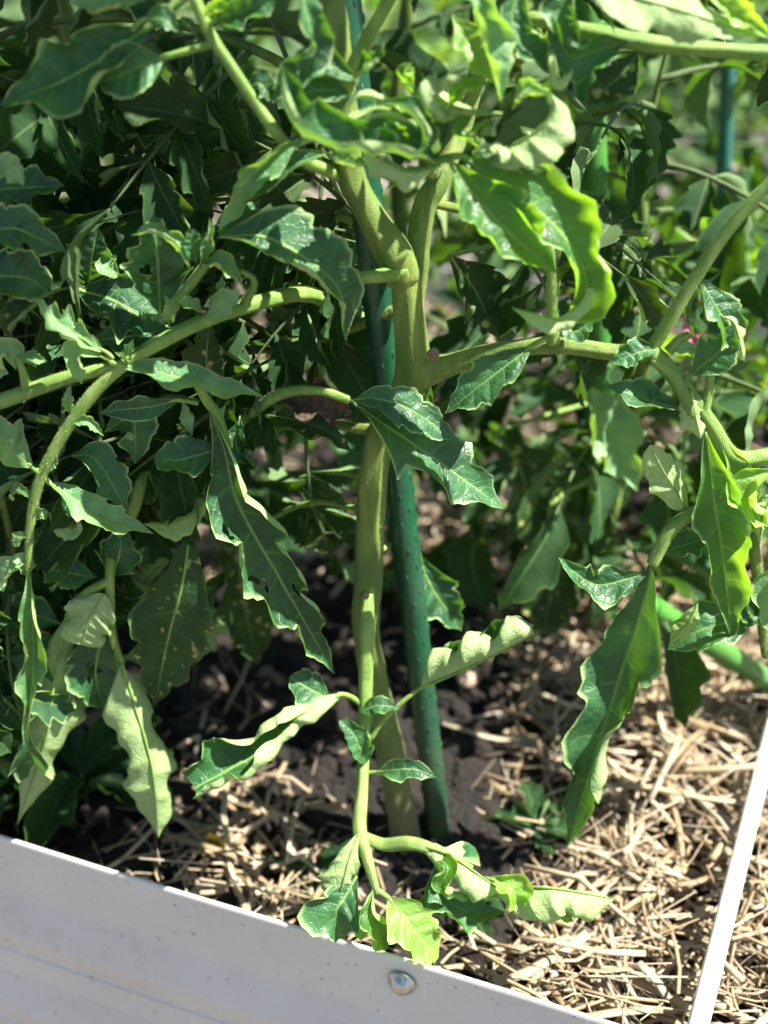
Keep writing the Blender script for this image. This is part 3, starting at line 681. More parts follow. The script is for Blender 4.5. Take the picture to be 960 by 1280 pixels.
# --- top right
Lf(brx, [(700, -40, -6), (780, -8, -7), (860, 16, -7.5), (948, 46, -7)], 34, 34, 'leaf', prof='lance', fold=8, curl=(15, 15), roll=172, teeth=.06)
Lf(brx, [(880, -20, -6), (920, 15, -6.5), (965, 50, -7)], 20, 20, 'leaf_pale_lit', fold=30, curl=(50, 30))
Lf(brx, [(790, 50, -4), (750, 62, -5), (715, 72, -5), (700, 50, -4.6), (690, 20, -4)], 24, 24, 'leaf', fold=20, curl=(40, 50), roll=-30)
Lf(brx, [(800, 62, -4), (780, 90, -4.4), (755, 112, -4.4), (734, 130, -4)], 26, 24, 'leaf_old_shaded', fold=10, curl=(20, 20))
Lf(brx, [(690, 62, -6), (694, 80, -7), (698, 100, -7), (712, 92, -7.2), (716, 84, -7)], 13, 13, 'leaf_young_lit', fold=25, curl=(60, 60), roll=160)
Lf(brx, [(650, -20, -3), (640, 30, -4), (665, 70, -4.4), (690, 95, -4)], 30, 26, 'leaf', fold=15, curl=(60, 30), roll=-30)
Lf(brx, [(640, 10, -2), (625, 60, -2), (650, 110, -2)], 30, 30, 'leaf_old_shaded', fold=10)
Lf(brx, [(720, -30, -3), (700, 20, -3.6), (725, 62, -4)], 24, 22, 'leaf', fold=15, curl=(40, 20))
Lf(brx, [(750, -30, -5), (755, 10, -5.4), (770, 45, -5.6)], 9, 9, 'leaf_young_lit', fold=40, curl=(60, 60))
# --- left, middle
Lf(brl, [(148, 456, -4.6), (190, 464, -5.4), (250, 478, -6), (330, 496, -6)], 21, 21, 'leaf_young_lit', prof='lance', fold=15, curl=(30, 20), roll=-15, teeth=.16, blis=.07, pet=[(138, 452, -4.2)])
Lf(brl, [(132, 440, -4.6), (105, 425, -5.2), (72, 402, -5.6), (40, 372, -5.6)], 20, 18, 'leaf_young_lit', fold=20, curl=(35, 35), teeth=.5, nt_=5, wave=.2, pet=[(142, 448, -4.2)])
Lf(brl, [(128, 446, -4.6), (104, 436, -5.4), (94, 452, -5.6), (102, 480, -5.2)], 17, 17, 'leaf_young_lit', fold=20, curl=(30, 50), pet=[(142, 452, -4.2)])
Lf(brl, [(152, 452, -4.6), (160, 440, -5), (166, 424, -5)], 9, 9, 'leaf_young_lit', fold=30, curl=(60, 60), teeth=.3)
Lf(brl, [(120, 425, -2), (165, 420, -2.6), (215, 410, -2)], 32, 30, 'leaf', fold=5, roll=-10, blis=.07)
Lf(brl, [(258, 398, -3.4), (272, 388, -4.4), (300, 362, -5)], 20, 18, 'leaf_young_lit', fold=15, curl=(20, 20))
Lf(brl, [(216, 404, -3.8), (212, 386, -4.6), (206, 368, -4.6)], 8, 8, 'leaf_young_lit', fold=25, curl=(40, 40))
Lf(brl, [(252, 390, -3.6), (240, 382, -4.4), (222, 376, -4.6)], 11, 11, 'leaf_young_lit', fold=25, curl=(40, 30))
Lf(brl, [(200, 392, -2), (198, 340, -2.6), (195, 300, -3), (192, 268, -2.6)], 42, 38, 'leaf', fold=12, curl=(10, 20), hole=[(.45, -.35, .16)], roll=10, pet=[(190, 398, -2), (197, 396, -2)])
Lf(brl, [(238, 338, -3), (222, 312, -4), (195, 292, -4.4), (164, 294, -4)], 17, 17, 'leaf_young_lit', fold=30, curl=(60, 60), roll=30)
Lf(brl, [(245, 328, -3), (240, 300, -3.6), (242, 286, -3.6)], 15, 15, 'leaf', fold=15, prof='round', teeth=.05)
Lf(brl, [(250, 330, -3.4), (275, 330, -4.4), (296, 345, -4.6), (295, 352, -4)], 17, 18, 'leaf_young_lit', fold=30, curl=(70, 60), wave=.2)
Lf(brl, [(250, 338, -3.2), (262, 300, -4), (262, 272, -4)], 12, 12, 'leaf_young_lit', fold=35, curl=(60, 40))
Lf(brl, [(278, 344, -3.6), (276, 362, -4), (282, 372, -4)], 6, 6, 'leaf_young_lit', fold=25)
px_tube('branch', [(208, 398, -2.6), (228, 368, -3), (250, 340, -3.2), (258, 330, -3.4)], [7, 6.5, 6, 5], M['stalk'], hero, 8)
px_tube('branch', [(305, 382, -2), (318, 352, -3), (300, 338, -3.6)], [6, 4, 3], M['stalk'], hero, 8)
Lf(brl, [(95, 362, -1), (140, 375, -1.6), (180, 400, -2), (200, 430, -1.6)], 42, 40, 'leaf', fold=5, teeth=.2, roll=-5, pet=[(75, 362, -1)])
Lf(brl, [(90, 358, -1.4), (50, 372, -2), (20, 400, -2.4), (8, 430, -2)], 26, 22, 'leaf_old_shaded', fold=20, curl=(60, 10), roll=30)
Lf(brl, [(110, 355, -.5), (115, 320, -1), (122, 285, -1)], 26, 26, 'leaf', fold=10)
Lf(brl, [(150, 345, -1), (135, 335, -1.4), (128, 320, -1)], 15, 15, 'leaf_young_lit', fold=15)
Lf(brk, [(-40, 300, -3), (10, 285, -4), (45, 296, -4), (84, 316, -3.5)], 26, 28, 'leaf', fold=8)
Lf(brk, [(-40, 350, -2), (5, 345, -2.6), (40, 350, -2.6), (65, 372, -2)], 32, 34, 'leaf', fold=5)
Lf(brk, [(-20, 205, -3), (8, 210, -3.4), (30, 232, -3)], 18, 18, 'leaf_young_lit', fold=10)
Lf(brk, [(-20, 238, 0), (25, 235, -.5), (80, 232, -1)], 26, 26, 'leaf', fold=10)
Lf(brk, [(20, 462, -3.6), (15, 440, -4), (0, 445, -4.4), (-8, 480, -4)], 18, 18, 'leaf_young_lit', fold=20, curl=(40, 20))
Lf(brk, [(20, 442, -3.6), (36, 448, -4), (60, 452, -4)], 11, 10, 'leaf_young_lit', fold=20, teeth=.3)
px_tube('branch', [(32, 490, -3.2), (30, 470, -3.6), (22, 445, -3.6)], [5, 5, 4], M['stalk'], hero, 8)
Lf(brl, [(222, 500, -3.6), (190, 508, -4.4), (150, 512, -4.6), (124, 516, -4.4)], 17, 16, 'leaf', fold=10, curl=(15, 15), roll=-35, teeth=.05, prof='ovate', pet=[(248, 504, -3.4)])
Lf(brv, [(262, 512, -3.8), (280, 560, -5), (298, 630, -5.6), (345, 715, -6), (418, 842, -6)], 40, 46, 'leaf', face=-.25, lob=5.2, prof='ovate', fold=14, curl=([40, 90, 50, 60], [60, 70, 110, 50]), roll=[20, 10, 0, 0], teeth=.5, nt_=7, hole=[(.55, .55, .09), (.32, .7, .1), (.66, -.4, .06)])
Lf(brv, [(276, 560, -4.4), (250, 568, -5), (222, 575, -5.4), (193, 574, -5.2)], 26, 28, 'leaf', fold=10, curl=(25, 25), prof='round', teeth=.08)
Lf(brv, [(240, 545, -3), (232, 520, -3), (228, 500, -3)], 9, 9, 'leaf_young_lit', fold=20)
Lf(brv, [(265, 495, -1), (258, 455, -1), (262, 405, -1)], 28, 24, 'leaf_old_shaded', fold=10)
Lf(brl, [(60, 602, -5), (90, 622, -5.8), (130, 648, -6.2), (192, 667, -6)], 22, 24, 'leaf_young_lit', prof='lance', fold=14, curl=(25, 25), roll=-15, teeth=.18, blis=.07, pet=[(52, 592, -5)])
Lf(brl, [(42, 585, -5), (20, 568, -5.6), (0, 545, -6), (-20, 520, -6)], 26, 28, 'leaf_young_lit', fold=14, curl=(30, 20), pet=[(50, 590, -5)])
Lf(brl, [(60, 640, -4), (90, 662, -4.4), (100, 650, -4.4)], 16, 18, 'leaf_young_lit', roll=170, fold=10)
for q in ([(88, 518, -4.6), (84, 500, -5), (88, 480, -5)], [(86, 528, -4.8), (110, 528, -5.4), (130, 545, -5.6)], [(68, 560, -5), (66, 575, -5.2), (60, 590, -5.2)],
          [(38, 622, -5.2), (22, 612, -5.6), (14, 620, -5.6)], [(40, 668, -5.2), (26, 672, -5.6), (18, 684, -5.6)], [(44, 650, -5.2), (52, 642, -5.6), (58, 650, -5.6)]):
    Lf(brl, q, 9, 9, 'leaf_young_lit', fold=25, curl=(50, 40), teeth=.25, wave=.15)
Lf(brl, [(36, 700, -5.2), (40, 760, -5.8), (42, 830, -6), (30, 932, -6)], 24, 24, 'leaf_young_lit', prof='lance', fold=45, curl=(40, 60), teeth=.1, roll=20)
Lf(brl, [(36, 700, -5.2), (10, 712, -5.8), (-12, 740, -6)], 20, 20, 'leaf_young_lit', fold=20, curl=(50, 20))
Lf(brl, [(34, 720, -4.6), (28, 700, -5.4), (12, 700, -5.6)], 14, 14, 'leaf_young_lit', fold=20)
Lf(brw, [(84, 770, -3), (68, 850, -4), (58, 920, -5), (22, 1030, -4.6)], 40, 42, 'leaf', prof='lance', fold=16, curl=(60, 80), roll=180, teeth=.16, pet=[(100, 745, -3), (90, 755, -3)])
Lf(brw, [(152, 830, -4), (168, 880, -5), (190, 960, -5.8), (198, 1047, -5.4)], 50, 44, 'leaf', prof='strap', fold=18, curl=(100, 70), roll=[165, 175, 180], teeth=.1)
Lf(brw, [(130, 742, -4.6), (112, 775, -5.4), (102, 806, -5.4)], 30, 30, 'leaf', fold=5, roll=175, prof='cut', teeth=.08, curl=(20, 20))
Lf(brw, [(142, 765, -2.6), (124, 810, -3), (120, 850, -3), (132, 888, -2.6)], 38, 34, 'leaf', fold=8, hole=[(.55, .1, .2)], teeth=.14)
Lf(brw, [(140, 720, -2), (150, 690, -2.6), (150, 660, -2)], 30, 26, 'leaf', fold=8)
Lf(brw, [(120, 722, -2.4), (80, 715, -3), (50, 708, -3)], 24, 24, 'leaf', fold=8)
px_tube('branch', [(137, 725, -3), (105, 745, -3.2), (88, 775, -3.4), (84, 800, -3.4)], [5, 6, 6, 4], M['stalk'], hero, 8)
px_tube('branch', [(250, 548, 3), (200, 575, 1), (178, 600, -1), (165, 640, -1.6), (150, 668, -2), (138, 690, -2.2)], [6, 7, 8, 8, 7, 6], M['stalk'], hero, 8)
Lf(brw, [(76, 780, -2), (40, 770, -2.4), (0, 790, -2)], 26, 26, 'leaf', fold=8)
Lf(brw, [(70, 800, -1.6), (30, 830, -2), (0, 870, -2)], 26, 26, 'leaf', fold=8)
Lf(brw, [(60, 870, -1), (30, 900, -1.4), (10, 935, -1.4)], 20, 20, 'leaf', fold=8)
Lf(brv, [(238, 665, -2), (228, 730, -3), (210, 800, -3.4), (193, 882, -3)], 46, 46, 'leaf_old_shaded', fold=8, curl=(10, 15), nt_=5, teeth=.14)
Lf(brv, [(180, 655, -3), (215, 655, -3.6), (245, 640, -3.6), (258, 625, -3)], 20, 18, 'leaf_pale_lit', roll=160, fold=20, curl=(40, 30))
Lf(brv, [(185, 590, -2), (195, 615, -2.4), (205, 640, -2)], 16, 16, 'leaf_old_shaded', fold=10, curl=(30, 30))
Lf(brw, [(90, 570, -2.6), (120, 575, -3), (160, 640, -3)], 24, 24, 'leaf', fold=8)
Lf(brw, [(130, 540, -2), (165, 525, -2.4), (170, 580, -2)], 24, 24, 'leaf', fold=8)
# --- centre
Lf(brm, [(438, 500, -3.6), (480, 530, -5), (545, 575, -5.4), (630, 636, -5.2)], 40, 42, 'leaf', prof='lobed', fold=10, curl=(12, 18), roll=-12, teeth=.12, nt_=6, blis=.06)
Lf(brm, [(442, 500, -3.5), (470, 498, -4.6), (512, 512, -5), (575, 552, -4.8)], 22, 26, 'leaf', fold=8, curl=(10, 10), teeth=.14)
Lf(brm, [(330, 518, -.4), (370, 525, -1.6), (410, 540, -2), (440, 565, -2)], 18, 22, 'leaf_old_shaded', fold=14, teeth=.1)
Lf(brm, [(300, 520, -1), (296, 560, -1.4), (322, 585, -1.4)], 14, 14, 'leaf', fold=14)
Lf(br, [(665, 432, -3.4), (640, 452, -4.4), (600, 482, -4.8), (556, 517, -4.6)], 27, 27, 'leaf', prof='ovate', fold=8, curl=(12, 15), teeth=.14, roll=10, pet=[(715, 412, -3), (690, 420, -3.2)])
Lf(br, [(700, 405, -3), (718, 415, -3.6), (742, 400, -3.6)], 18, 18, 'leaf', fold=12)
Lf(br, [(538, 480, 0), (530, 510, .5), (536, 545, .5)], 16, 20, 'leaf', fold=20)
px_tube('branch', [(692, 428, -3), (690, 380, -4), (689, 335, -5), (686, 300, -6)], [8, 7, 6, 5], M['stalk'], hero, 8)
# --- right
Lf(brr, [(822, 437, -4.4), (800, 440, -5), (762, 455, -5.2)], 19, 19, 'leaf', fold=12, curl=(40, 20), teeth=.08)
Lf(brr, [(858, 508, -3.4), (830, 505, -4.4), (795, 495, -4.6), (754, 482, -4.4)], 22, 24, 'leaf', fold=14, curl=(30, 20), roll=20, teeth=.12)
Lf(brr, [(862, 470, -4.6), (880, 455, -5.4), (898, 440, -5.6), (916, 404, -5.4)], 24, 24, 'leaf', fold=12, curl=(20, 20), teeth=.1, roll=15, pet=[(845, 475, -4), (855, 474, -4.4)])
Lf(brr, [(835, 440, -4), (852, 436, -4.4), (876, 438, -4.4)], 9, 9, 'leaf_young_lit', fold=14)
Lf(brr, [(872, 345, -3.6), (888, 372, -4.4), (905, 400, -4.6), (932, 452, -4)], 26, 26, 'leaf', fold=12, curl=(20, 25), roll=-20, teeth=.18)
Lf(brr, [(900, 395, -4.8), (918, 405, -5.2), (930, 450, -5)], 14, 14, 'leaf_young_lit', roll=165, fold=20)
Lf(brr, [(862, 485, -4.8), (868, 515, -5.6), (876, 548, -5.8)], 22, 20, 'leaf_young_lit', roll=170, fold=25, curl=(40, 40), prof='round', wave=.2)
px_tube('branch', [(815, 447, -4), (842, 470, -4.6), (858, 500, -5), (866, 520, -5.2)], [7, 7, 7, 6], M['stalk'], hero, 8)
px_tube('branch', [(878, 515, -4), (885, 490, -4), (890, 460, -4)], [8, 6, 5], M['stalk'], hero, 8)
px_tube('branch', [(835, 440, -3.8), (850, 425, -3.6), (862, 418, -3.4)], [7, 6, 5], M['stalk'], hero, 8)
Lf(brd, [(860, 640, -4), (846, 615, -5), (830, 590, -5.2), (812, 556, -5)], 24, 26, 'leaf_young_lit', roll=168, fold=14, curl=(20, 20), prof='round', teeth=.1)
Lf(brr, [(882, 540, -5), (890, 610, -6), (902, 690, -6.4), (916, 806, -6)], 36, 26, 'leaf_lit', prof='lance', fold=16, curl=(30, 20), roll=[0, 10, 10, 0], teeth=.12, nt_=7)
Lf(brr, [(900, 545, -4.6), (918, 590, -5), (925, 650, -5), (918, 700, -4.6)], 24, 24, 'leaf_pale_lit', fold=20, curl=(30, 40))
c9 = px_tube('branch', [(935, 622, -3.4), (900, 632, -4.2), (872, 638, -4.8), (838, 662, -5.4), (815, 705, -6)], [7, 7, 8, 9, 7], M['stalk'], hero, 10)
Lf(c9, [(815, 700, -6), (805, 750, -6.8), (780, 830, -7.2), (748, 930, -7.4), (708, 1060, -7)], 44, 42, 'leaf', face=-.5, lob=4.3, prof='ovate', fold=8, curl=([15, 25, 60, 190, 40, 30], [25, 40, 30, 60, 30, 20]), teeth=.42, nt_=6, blis=.07, roll=[0, 0, 5, 5], pw=1.5)
Lf(c9, [(812, 715, -6), (780, 725, -6.8), (740, 730, -7), (698, 697, -6.8)], 26, 22, 'leaf', fold=18, curl=(35, 20), roll=-15, teeth=.06)
Lf(c9, [(828, 690, -5.4), (860, 680, -5.4), (885, 672, -5)], 20, 20, 'leaf', fold=12)
Lf(brd, [(950, 770, -3.6), (910, 778, -4.4), (870, 790, -4.6), (834, 812, -4.4)], 28, 30, 'leaf', fold=10, curl=(20, 20), roll=-10)
Lf(brd, [(872, 755, -4.8), (862, 775, -5.4), (836, 806, -5.4)], 13, 13, 'leaf_pale_lit', roll=170, fold=10)
Lf(brd, [(950, 780, -3.6), (930, 760, -4.2), (920, 745, -4.2)], 22, 22, 'leaf', fold=10)
Lf(brd, [(970, 590, -5), (940, 600, -6), (935, 630, -6.2), (962, 660, -6)], 26, 26, 'leaf_pale_lit', fold=30, curl=(70, 60), wave=.2)
Lf(brd, [(975, 610, -5), (955, 640, -6), (950, 680, -6)], 24, 24, 'leaf_young_lit', fold=30, curl=(70, 60), wave=.2, roll=160)
Lf(brd, [(930, 640, -4), (965, 650, -4.4), (990, 665, -4.4)], 14, 14, 'leaf_young_lit', fold=20)
Lf(brd, [(985, 690, -4), (960, 740, -4.6), (970, 800, -4.6)], 20, 20, 'leaf_young_lit', fold=20)
# --- bottom
Lf(brb, [(424, 868, -6), (375, 898, -7.4), (315, 945, -8.6), (244, 985, -9)], 50, 50, 'leaf', prof='cut', fold=[40, 30, 22, 12], curl=([150, 165, 130, 60, 40], [165, 150, 95, 75, 50]), roll=[-10, -5, 5, 20], teeth=.12, blis=.06, pw=1.7, pet=[(457, 885, -4.6), (440, 872, -5.2)])
Lf(brb, [(412, 874, -6.4), (388, 862, -7), (362, 846, -7)], 26, 22, 'leaf', fold=10, curl=(20, 20), prof='round', teeth=.08)
Lf(brb, [(528, 858, -6), (560, 845, -6.8), (610, 822, -7.4), (668, 793, -7.4)], 42, 46, 'leaf', prof='cut', fold=[40, 30, 25], curl=([60, 110, 140], [120, 160, 165]), roll=[-60, -50, -60], teeth=.06, pw=1.4, pet=[(462, 925, -5.4), (475, 905, -5.6), (500, 880, -5.8)], face=0.5)
Lf(brb, [(470, 965, -7), (495, 962, -7.8), (520, 962, -8), (546, 972, -7.8)], 14, 16, 'leaf', fold=14, curl=(25, 25), prof='ovate', teeth=.08, pet=[(455, 966, -6.8)])
Lf(brb, [(457, 955, -6.8), (450, 935, -7.6), (440, 915, -7.8), (424, 900, -7.6)], 20, 18, 'leaf', fold=14, curl=(60, 30), prof='round', teeth=.06)
Lf(brb, [(450, 890, -5.6), (472, 882, -6.2), (500, 885, -6.2)], 12, 13, 'leaf', fold=14, curl=(20, 20), teeth=.06)
b6 = px_tube('branch', [(452, 1046, -9.4), (480, 1056, -9.8), (510, 1054, -10.2), (540, 1062, -10.6), (590, 1085, -11)], [7, 7.5, 8, 7, 4], M['stalk'], hero, 10)
Lf(b6, [(522, 1056, -10.4), (560, 1068, -11.2), (595, 1092, -11.6), (632, 1118, -11.8)], 36, 78, 'leaf', fold=25, curl=([60, 80, 60], [90, 120, 90]), roll=[170, 165, 150, 140], teeth=.12, wave=.25)
Lf(b6, [(606, 1098, -11), (650, 1108, -11.8), (700, 1112, -12.6), (768, 1124, -12.4)], 62, 64, 'leaf_young_lit', prof='strap', fold=[40, 30, 25], curl=(140, 155), roll=[150, 160, 165], teeth=.06, pw=1.5, face=0.8)
Lf(b6, [(545, 1075, -10.4), (548, 1110, -11.4), (580, 1138, -11.8), (632, 1140, -11.6)], 28, 28, 'leaf', fold=18, curl=(70, 50), teeth=.12, wave=.2)
Lf(b6, [(542, 1068, -10.8), (560, 1085, -12), (552, 1108, -12.4), (568, 1122, -12.2)], 17, 17, 'leaf_lit', fold=20, curl=(80, 60), wave=.25)
Lf(b6, [(615, 1095, -11.4), (640, 1112, -12.4), (650, 1140, -12.4)], 22, 20, 'leaf_pale_lit', fold=20, curl=(80, 40))
Lf(b6, [(640, 1120, -11), (680, 1132, -11.8), (722, 1130, -11.8)], 18, 18, 'leaf_lit', fold=20, curl=(50, 50))
Lf(b6, [(580, 1130, -10.6), (550, 1130, -11.2), (515, 1128, -11.2)], 15, 15, 'leaf', fold=12)
Lf(brb, [(450, 1040, -9.6), (438, 1070, -10.8), (428, 1105, -11.6), (420, 1135, -11.6)], 36, 32, 'leaf', fold=25, curl=(60, 60), roll=[165, 165, 150], teeth=.1)
Lf(brb, [(446, 1095, -11), (432, 1120, -11.8), (420, 1142, -12.4), (430, 1172, -12.4)], 38, 34, 'leaf', fold=14, curl=(20, 40), teeth=.1, wave=.2)
Lf(brb, [(466, 1112, -12), (462, 1135, -12.8), (470, 1158, -13.2), (482, 1188, -13.2)], 24, 26, 'leaf_lit', fold=25, curl=(100, 60), wave=.2)
Lf(brb, [(485, 1122, -12.4), (502, 1142, -13.4), (522, 1168, -13.9), (548, 1197, -14)], 28, 30, 'leaf_pale_lit', prof='round', fold=10, curl=(20, 25), teeth=.14, pet=[(470, 1112, -12)])

Lf(stem, [(522, 690, 3), (540, 735, 2.4), (577, 788, 2.4)], 28, 26, 'leaf', fold=16, curl=(30, 10), pet=[(470, 690, 0), (495, 680, 2)])
Lf(stem, [(296, 680, 7), (305, 750, 7), (322, 832, 7)], 36, 36, 'leaf_old_shaded', fold=10, pet=[(470, 640, 0), (380, 630, 4)])
Lf(stem, [(370, 600, 6), (400, 640, 6), (410, 700, 6)], 30, 30, 'leaf_old_shaded', fold=10, pet=[(466, 600, 0), (420, 590, 4)])
# ------------------------------------------------------------------ leaf stock for all the other foliage
def proto_leaflet(i):
    r = random.Random(100 + i)
    mb = MB(); d = r.uniform(.10, .50); sx = r.uniform(-.12, .12)
    mids = [Vector((0, 0, 0)), Vector((sx * .4, .35, .03)), Vector((sx, .7, -.02 - d * .3)), Vector((sx * 1.5, 1.0, -d))]
    wv = r.uniform(.19, .28)
    leaf_geo(mb, mids, wv, wv * r.uniform(.88, 1.1), prof=r.choice(['ovate', 'lance', 'lance', 'lobed']), roll=[r.uniform(-25, 25), r.uniform(-20, 20), r.uniform(-40, 40)], fold=r.uniform(8, 38),
             curl=(r.uniform(15, 95), r.uniform(15, 95)), teeth=r.uniform(.28, .55), nt_=5, lob=r.choice((2.6, 3.2, 3.8, 4.4)), wave=r.uniform(.05, .16), blis=.05, view=Vector((0, 0, 1)), seed=300 + i, nU=20, nS=4, rib=.012)
    return mb.mesh('leaflet')
PL = {}
def stock(m):
    if m not in PL:
        ms = [proto_leaflet(i) for i in range(8)]
        for me in ms:
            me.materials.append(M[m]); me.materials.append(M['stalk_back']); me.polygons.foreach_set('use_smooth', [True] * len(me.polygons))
        PL[m] = ms
    return PL[m]
RACH = []
for i in range(4):
    r = random.Random(40 + i); pts = []; dz = r.uniform(.15, .55); sx = r.uniform(-.15, .15)
    for k in range(5):
        t = k / 4; pts.append(Vector((sx * t * t, t * (1 - .12 * t * dz), .10 * t - dz * t * t)))
    mb = MB(); tube(mb, pts, [.016, .012, .010, .008, .004], n=6, segs=12)
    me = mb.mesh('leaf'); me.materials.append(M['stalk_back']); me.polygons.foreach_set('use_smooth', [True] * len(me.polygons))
    RACH.append((me, spline([tuple(p) for p in pts], 40)))
def orient(pos, d, up, s):
    y = d.normalized(); z = (up - y * up.dot(y)); z = z.normalized() if z.length > 1e-4 else y.orthogonal().normalized(); x = y.cross(z)
    m = Matrix((x, y, z)).transposed().to_4x4(); m = m @ Matrix.Scale(s, 4); m.translation = pos
    return m
def compound(parent, pos, d, up, length, m, r, wilt=0.0, pairs=3, tiny=True):
    """a compound leaf: stalk, leaflet pairs and an end leaflet"""
    me, sp = r.choice(RACH)
    o = bpy.data.objects.new('leaf', me); C.objects.link(o); o.parent = parent
    off = Vector((0, 0, 0)); q = parent
    while q: off += q.location; q = q.parent
    o.matrix_basis = orient(Vector(pos) - off, d, up, length)
    ms = stock(m)
    def put(t, side, s):
        i = int(t * 40); p = Vector(sp[i]); T = (Vector(sp[min(40, i + 1)]) - Vector(sp[max(0, i - 1)])).normalized()
        if side: 
            dd = (T * r.uniform(.25, .7) + Vector((side, 0, 0)) * 1.0 + Vector((0, 0, r.uniform(-.6, .2) - wilt))).normalized()
        else: dd = (T + Vector((r.uniform(-.2, .2), 0, r.uniform(-.3, .1) - wilt * .6))).normalized()
        c = bpy.data.objects.new('leaflet', r.choice(ms)); C.objects.link(c); c.parent = o
        c.matrix_basis = orient(p, dd, Vector((r.uniform(-.5, .5), r.uniform(-.4, .2), 1)), s)
    put(1.0, 0, r.uniform(.42, .55))
    for k in range(pairs):
        t = .32 + .6 * k / max(1, pairs - .3)
        for side in (-1, 1): put(min(.95, t + r.uniform(-.03, .03)), side, r.uniform(.30, .46) * (.85 + .2 * (k > 0)))
        if tiny and r.random() < .5: put(min(.95, t + .1), r.choice((-1, 1)), r.uniform(.10, .16))
    return o

# the same plant's shaded leaves behind, and its crown above the picture
r = random.Random(77)
def dir3(phi, away, droop=0):
    v = RT * math.cos(R(phi)) + Vector((0, 0, 1)) * math.sin(R(phi)) + Vector((0, 1, 0)) * away
    return v.normalized()
upv = Vector((-.1, -.55, .8))
def shoot(pts, rad, n, p0, p1, l0, l1, m, wilt):
    px_tube('branch', pts, rad, M['stem'], hero, 8)
    sp = spline([tuple(P(*q)) for q in pts], 60)
    for i in range(n):
        t = .18 + .82 * (i + r.random()) / n
        q = Vector(sp[min(60, int(t * 60))])
        compound(hero, q, dir3(r.uniform(p0, p1), r.uniform(-.7, .3)), upv + Vector((r.uniform(-.3, .3), r.uniform(-.3, .3), 0)), r.uniform(l0, l1), r.choice(m), r, wilt)
DK = ['leaf', 'leaf_shaded', 'leaf_old_shaded', 'leaf_shaded', 'leaf_shaded']  # mostly leaf copies with shade put into their colour
# spots the sun reaches in the photograph: no crown leaf hangs in their light
LIT = [P(*q) for q in ((430, 180, -9), (360, 120, -9), (540, 200, -8), (670, 160, -9), (640, 260, -9), (720, 330, -9), (600, 60, -8), (385, 60, -8), (690, 390, -9), (90, 90, -6), (905, 700, -6), (830, 20, -7), (240, 480, -6), (130, 650, -6), (60, 560, -5), (180, 950, -5), (100, 430, -5), (230, 330, -4), (370, 320, -5), (320, 650, -5), (600, 480, -4), (310, 940, -8), (610, 820, -7), (700, 1115, -12), (520, 1160, -14), (700, 432, -2.5), (870, 340, -4.5), (170, 660, -5))]
def blocks(base, tip):
    for p in LIT:
        for q in (base, base * .6 + tip * .4, tip):
            v = q - p; k = v.dot(S)
            if k > .02 and (v - S * k).length < .085: return True
    return False
for a in (
    ([(500, 300, 1), (390, 258, 4), (250, 232, 6), (90, 235, 7), (-60, 250, 7)], [7, 6, 5, 4, 3], 15, 120, 260, .08, .135, DK, .1),
    ([(503, 385, 1), (390, 425, 4), (260, 440, 6), (100, 415, 6), (-60, 420, 6)], [7, 6, 5, 4, 3], 24, 130, 265, .08, .135, DK, .2),
    ([(480, 540, 0), (390, 530, 4), (260, 545, 5), (140, 590, 4), (50, 690, 2), (30, 760, 2)], [7, 6, 6, 5, 4, 3], 24, 150, 275, .08, .13, DK, .3),
    ([(-60, 520, -2), (-10, 590, -1), (15, 690, -1), (18, 800, -1)], [6, 5, 4, 3], 8, 180, 280, .09, .13, DK, .3),
    ([(428, 140, 0), (335, 70, 4), (190, 25, 6), (20, 30, 7)], [7, 6, 5, 3], 7, 110, 240, .08, .13, DK, .1),
    ([(530, 252, 1), (610, 262, 6), (690, 225, 9), (640, 258, 8)], [6, 5, 4, 2], 3, -70, 60, .07, .11, DK, .3),
    ([(506, 330, 0), (470, 300, 6), (430, 260, 9), (400, 180, 10)], [5, 5, 4, 3], 10, 120, 260, .07, .11, DK, .3),
    ([(600, 80, 3), (690, 0, 6), (800, -40, 7), (940, -60, 7)], [6, 6, 5, 4], 2, -70, 80, .09, .14, DK, .2),
): shoot(*a)
# the stems go on above the frame; an unseen crown is added there to shade the plant below
k = 0
for ci, (b0, top) in enumerate(((P(398, -330, 2), Vector((-.12, .62, 1.1))), (P(620, -60, 5), Vector((.02, .66, 1.1))), (P(540, -160, -4), Vector((-.02, .50, 1.05))))):
    pts = [b0, b0 * .6 + top * .4 + Vector((.02, .02, 0)), top]
    mb = MB(); tube(mb, pts, [.006, .0055, .003], n=8, segs=16, wob=.1); child('stem', mb.mesh('stem'), M['stem'], hero)
    sp = spline([tuple(p) for p in pts], 60); nk = 0
    for i in range(140):
        base = Vector(sp[r.randrange(8, 61)]); az = r.uniform(0, 6.283); d = Vector((math.cos(az), math.sin(az), r.uniform(-.2, .4))); ln = r.uniform(.14, .24)
        if nk >= 26 or base.z < .64 or blocks(base, base + d.normalized() * ln): continue
        nk += 1
        compound(hero, base, d, Vector((0, 0, 1)), ln, r.choice(['leaf', 'leaf', 'leaf_shaded']), r, .1)
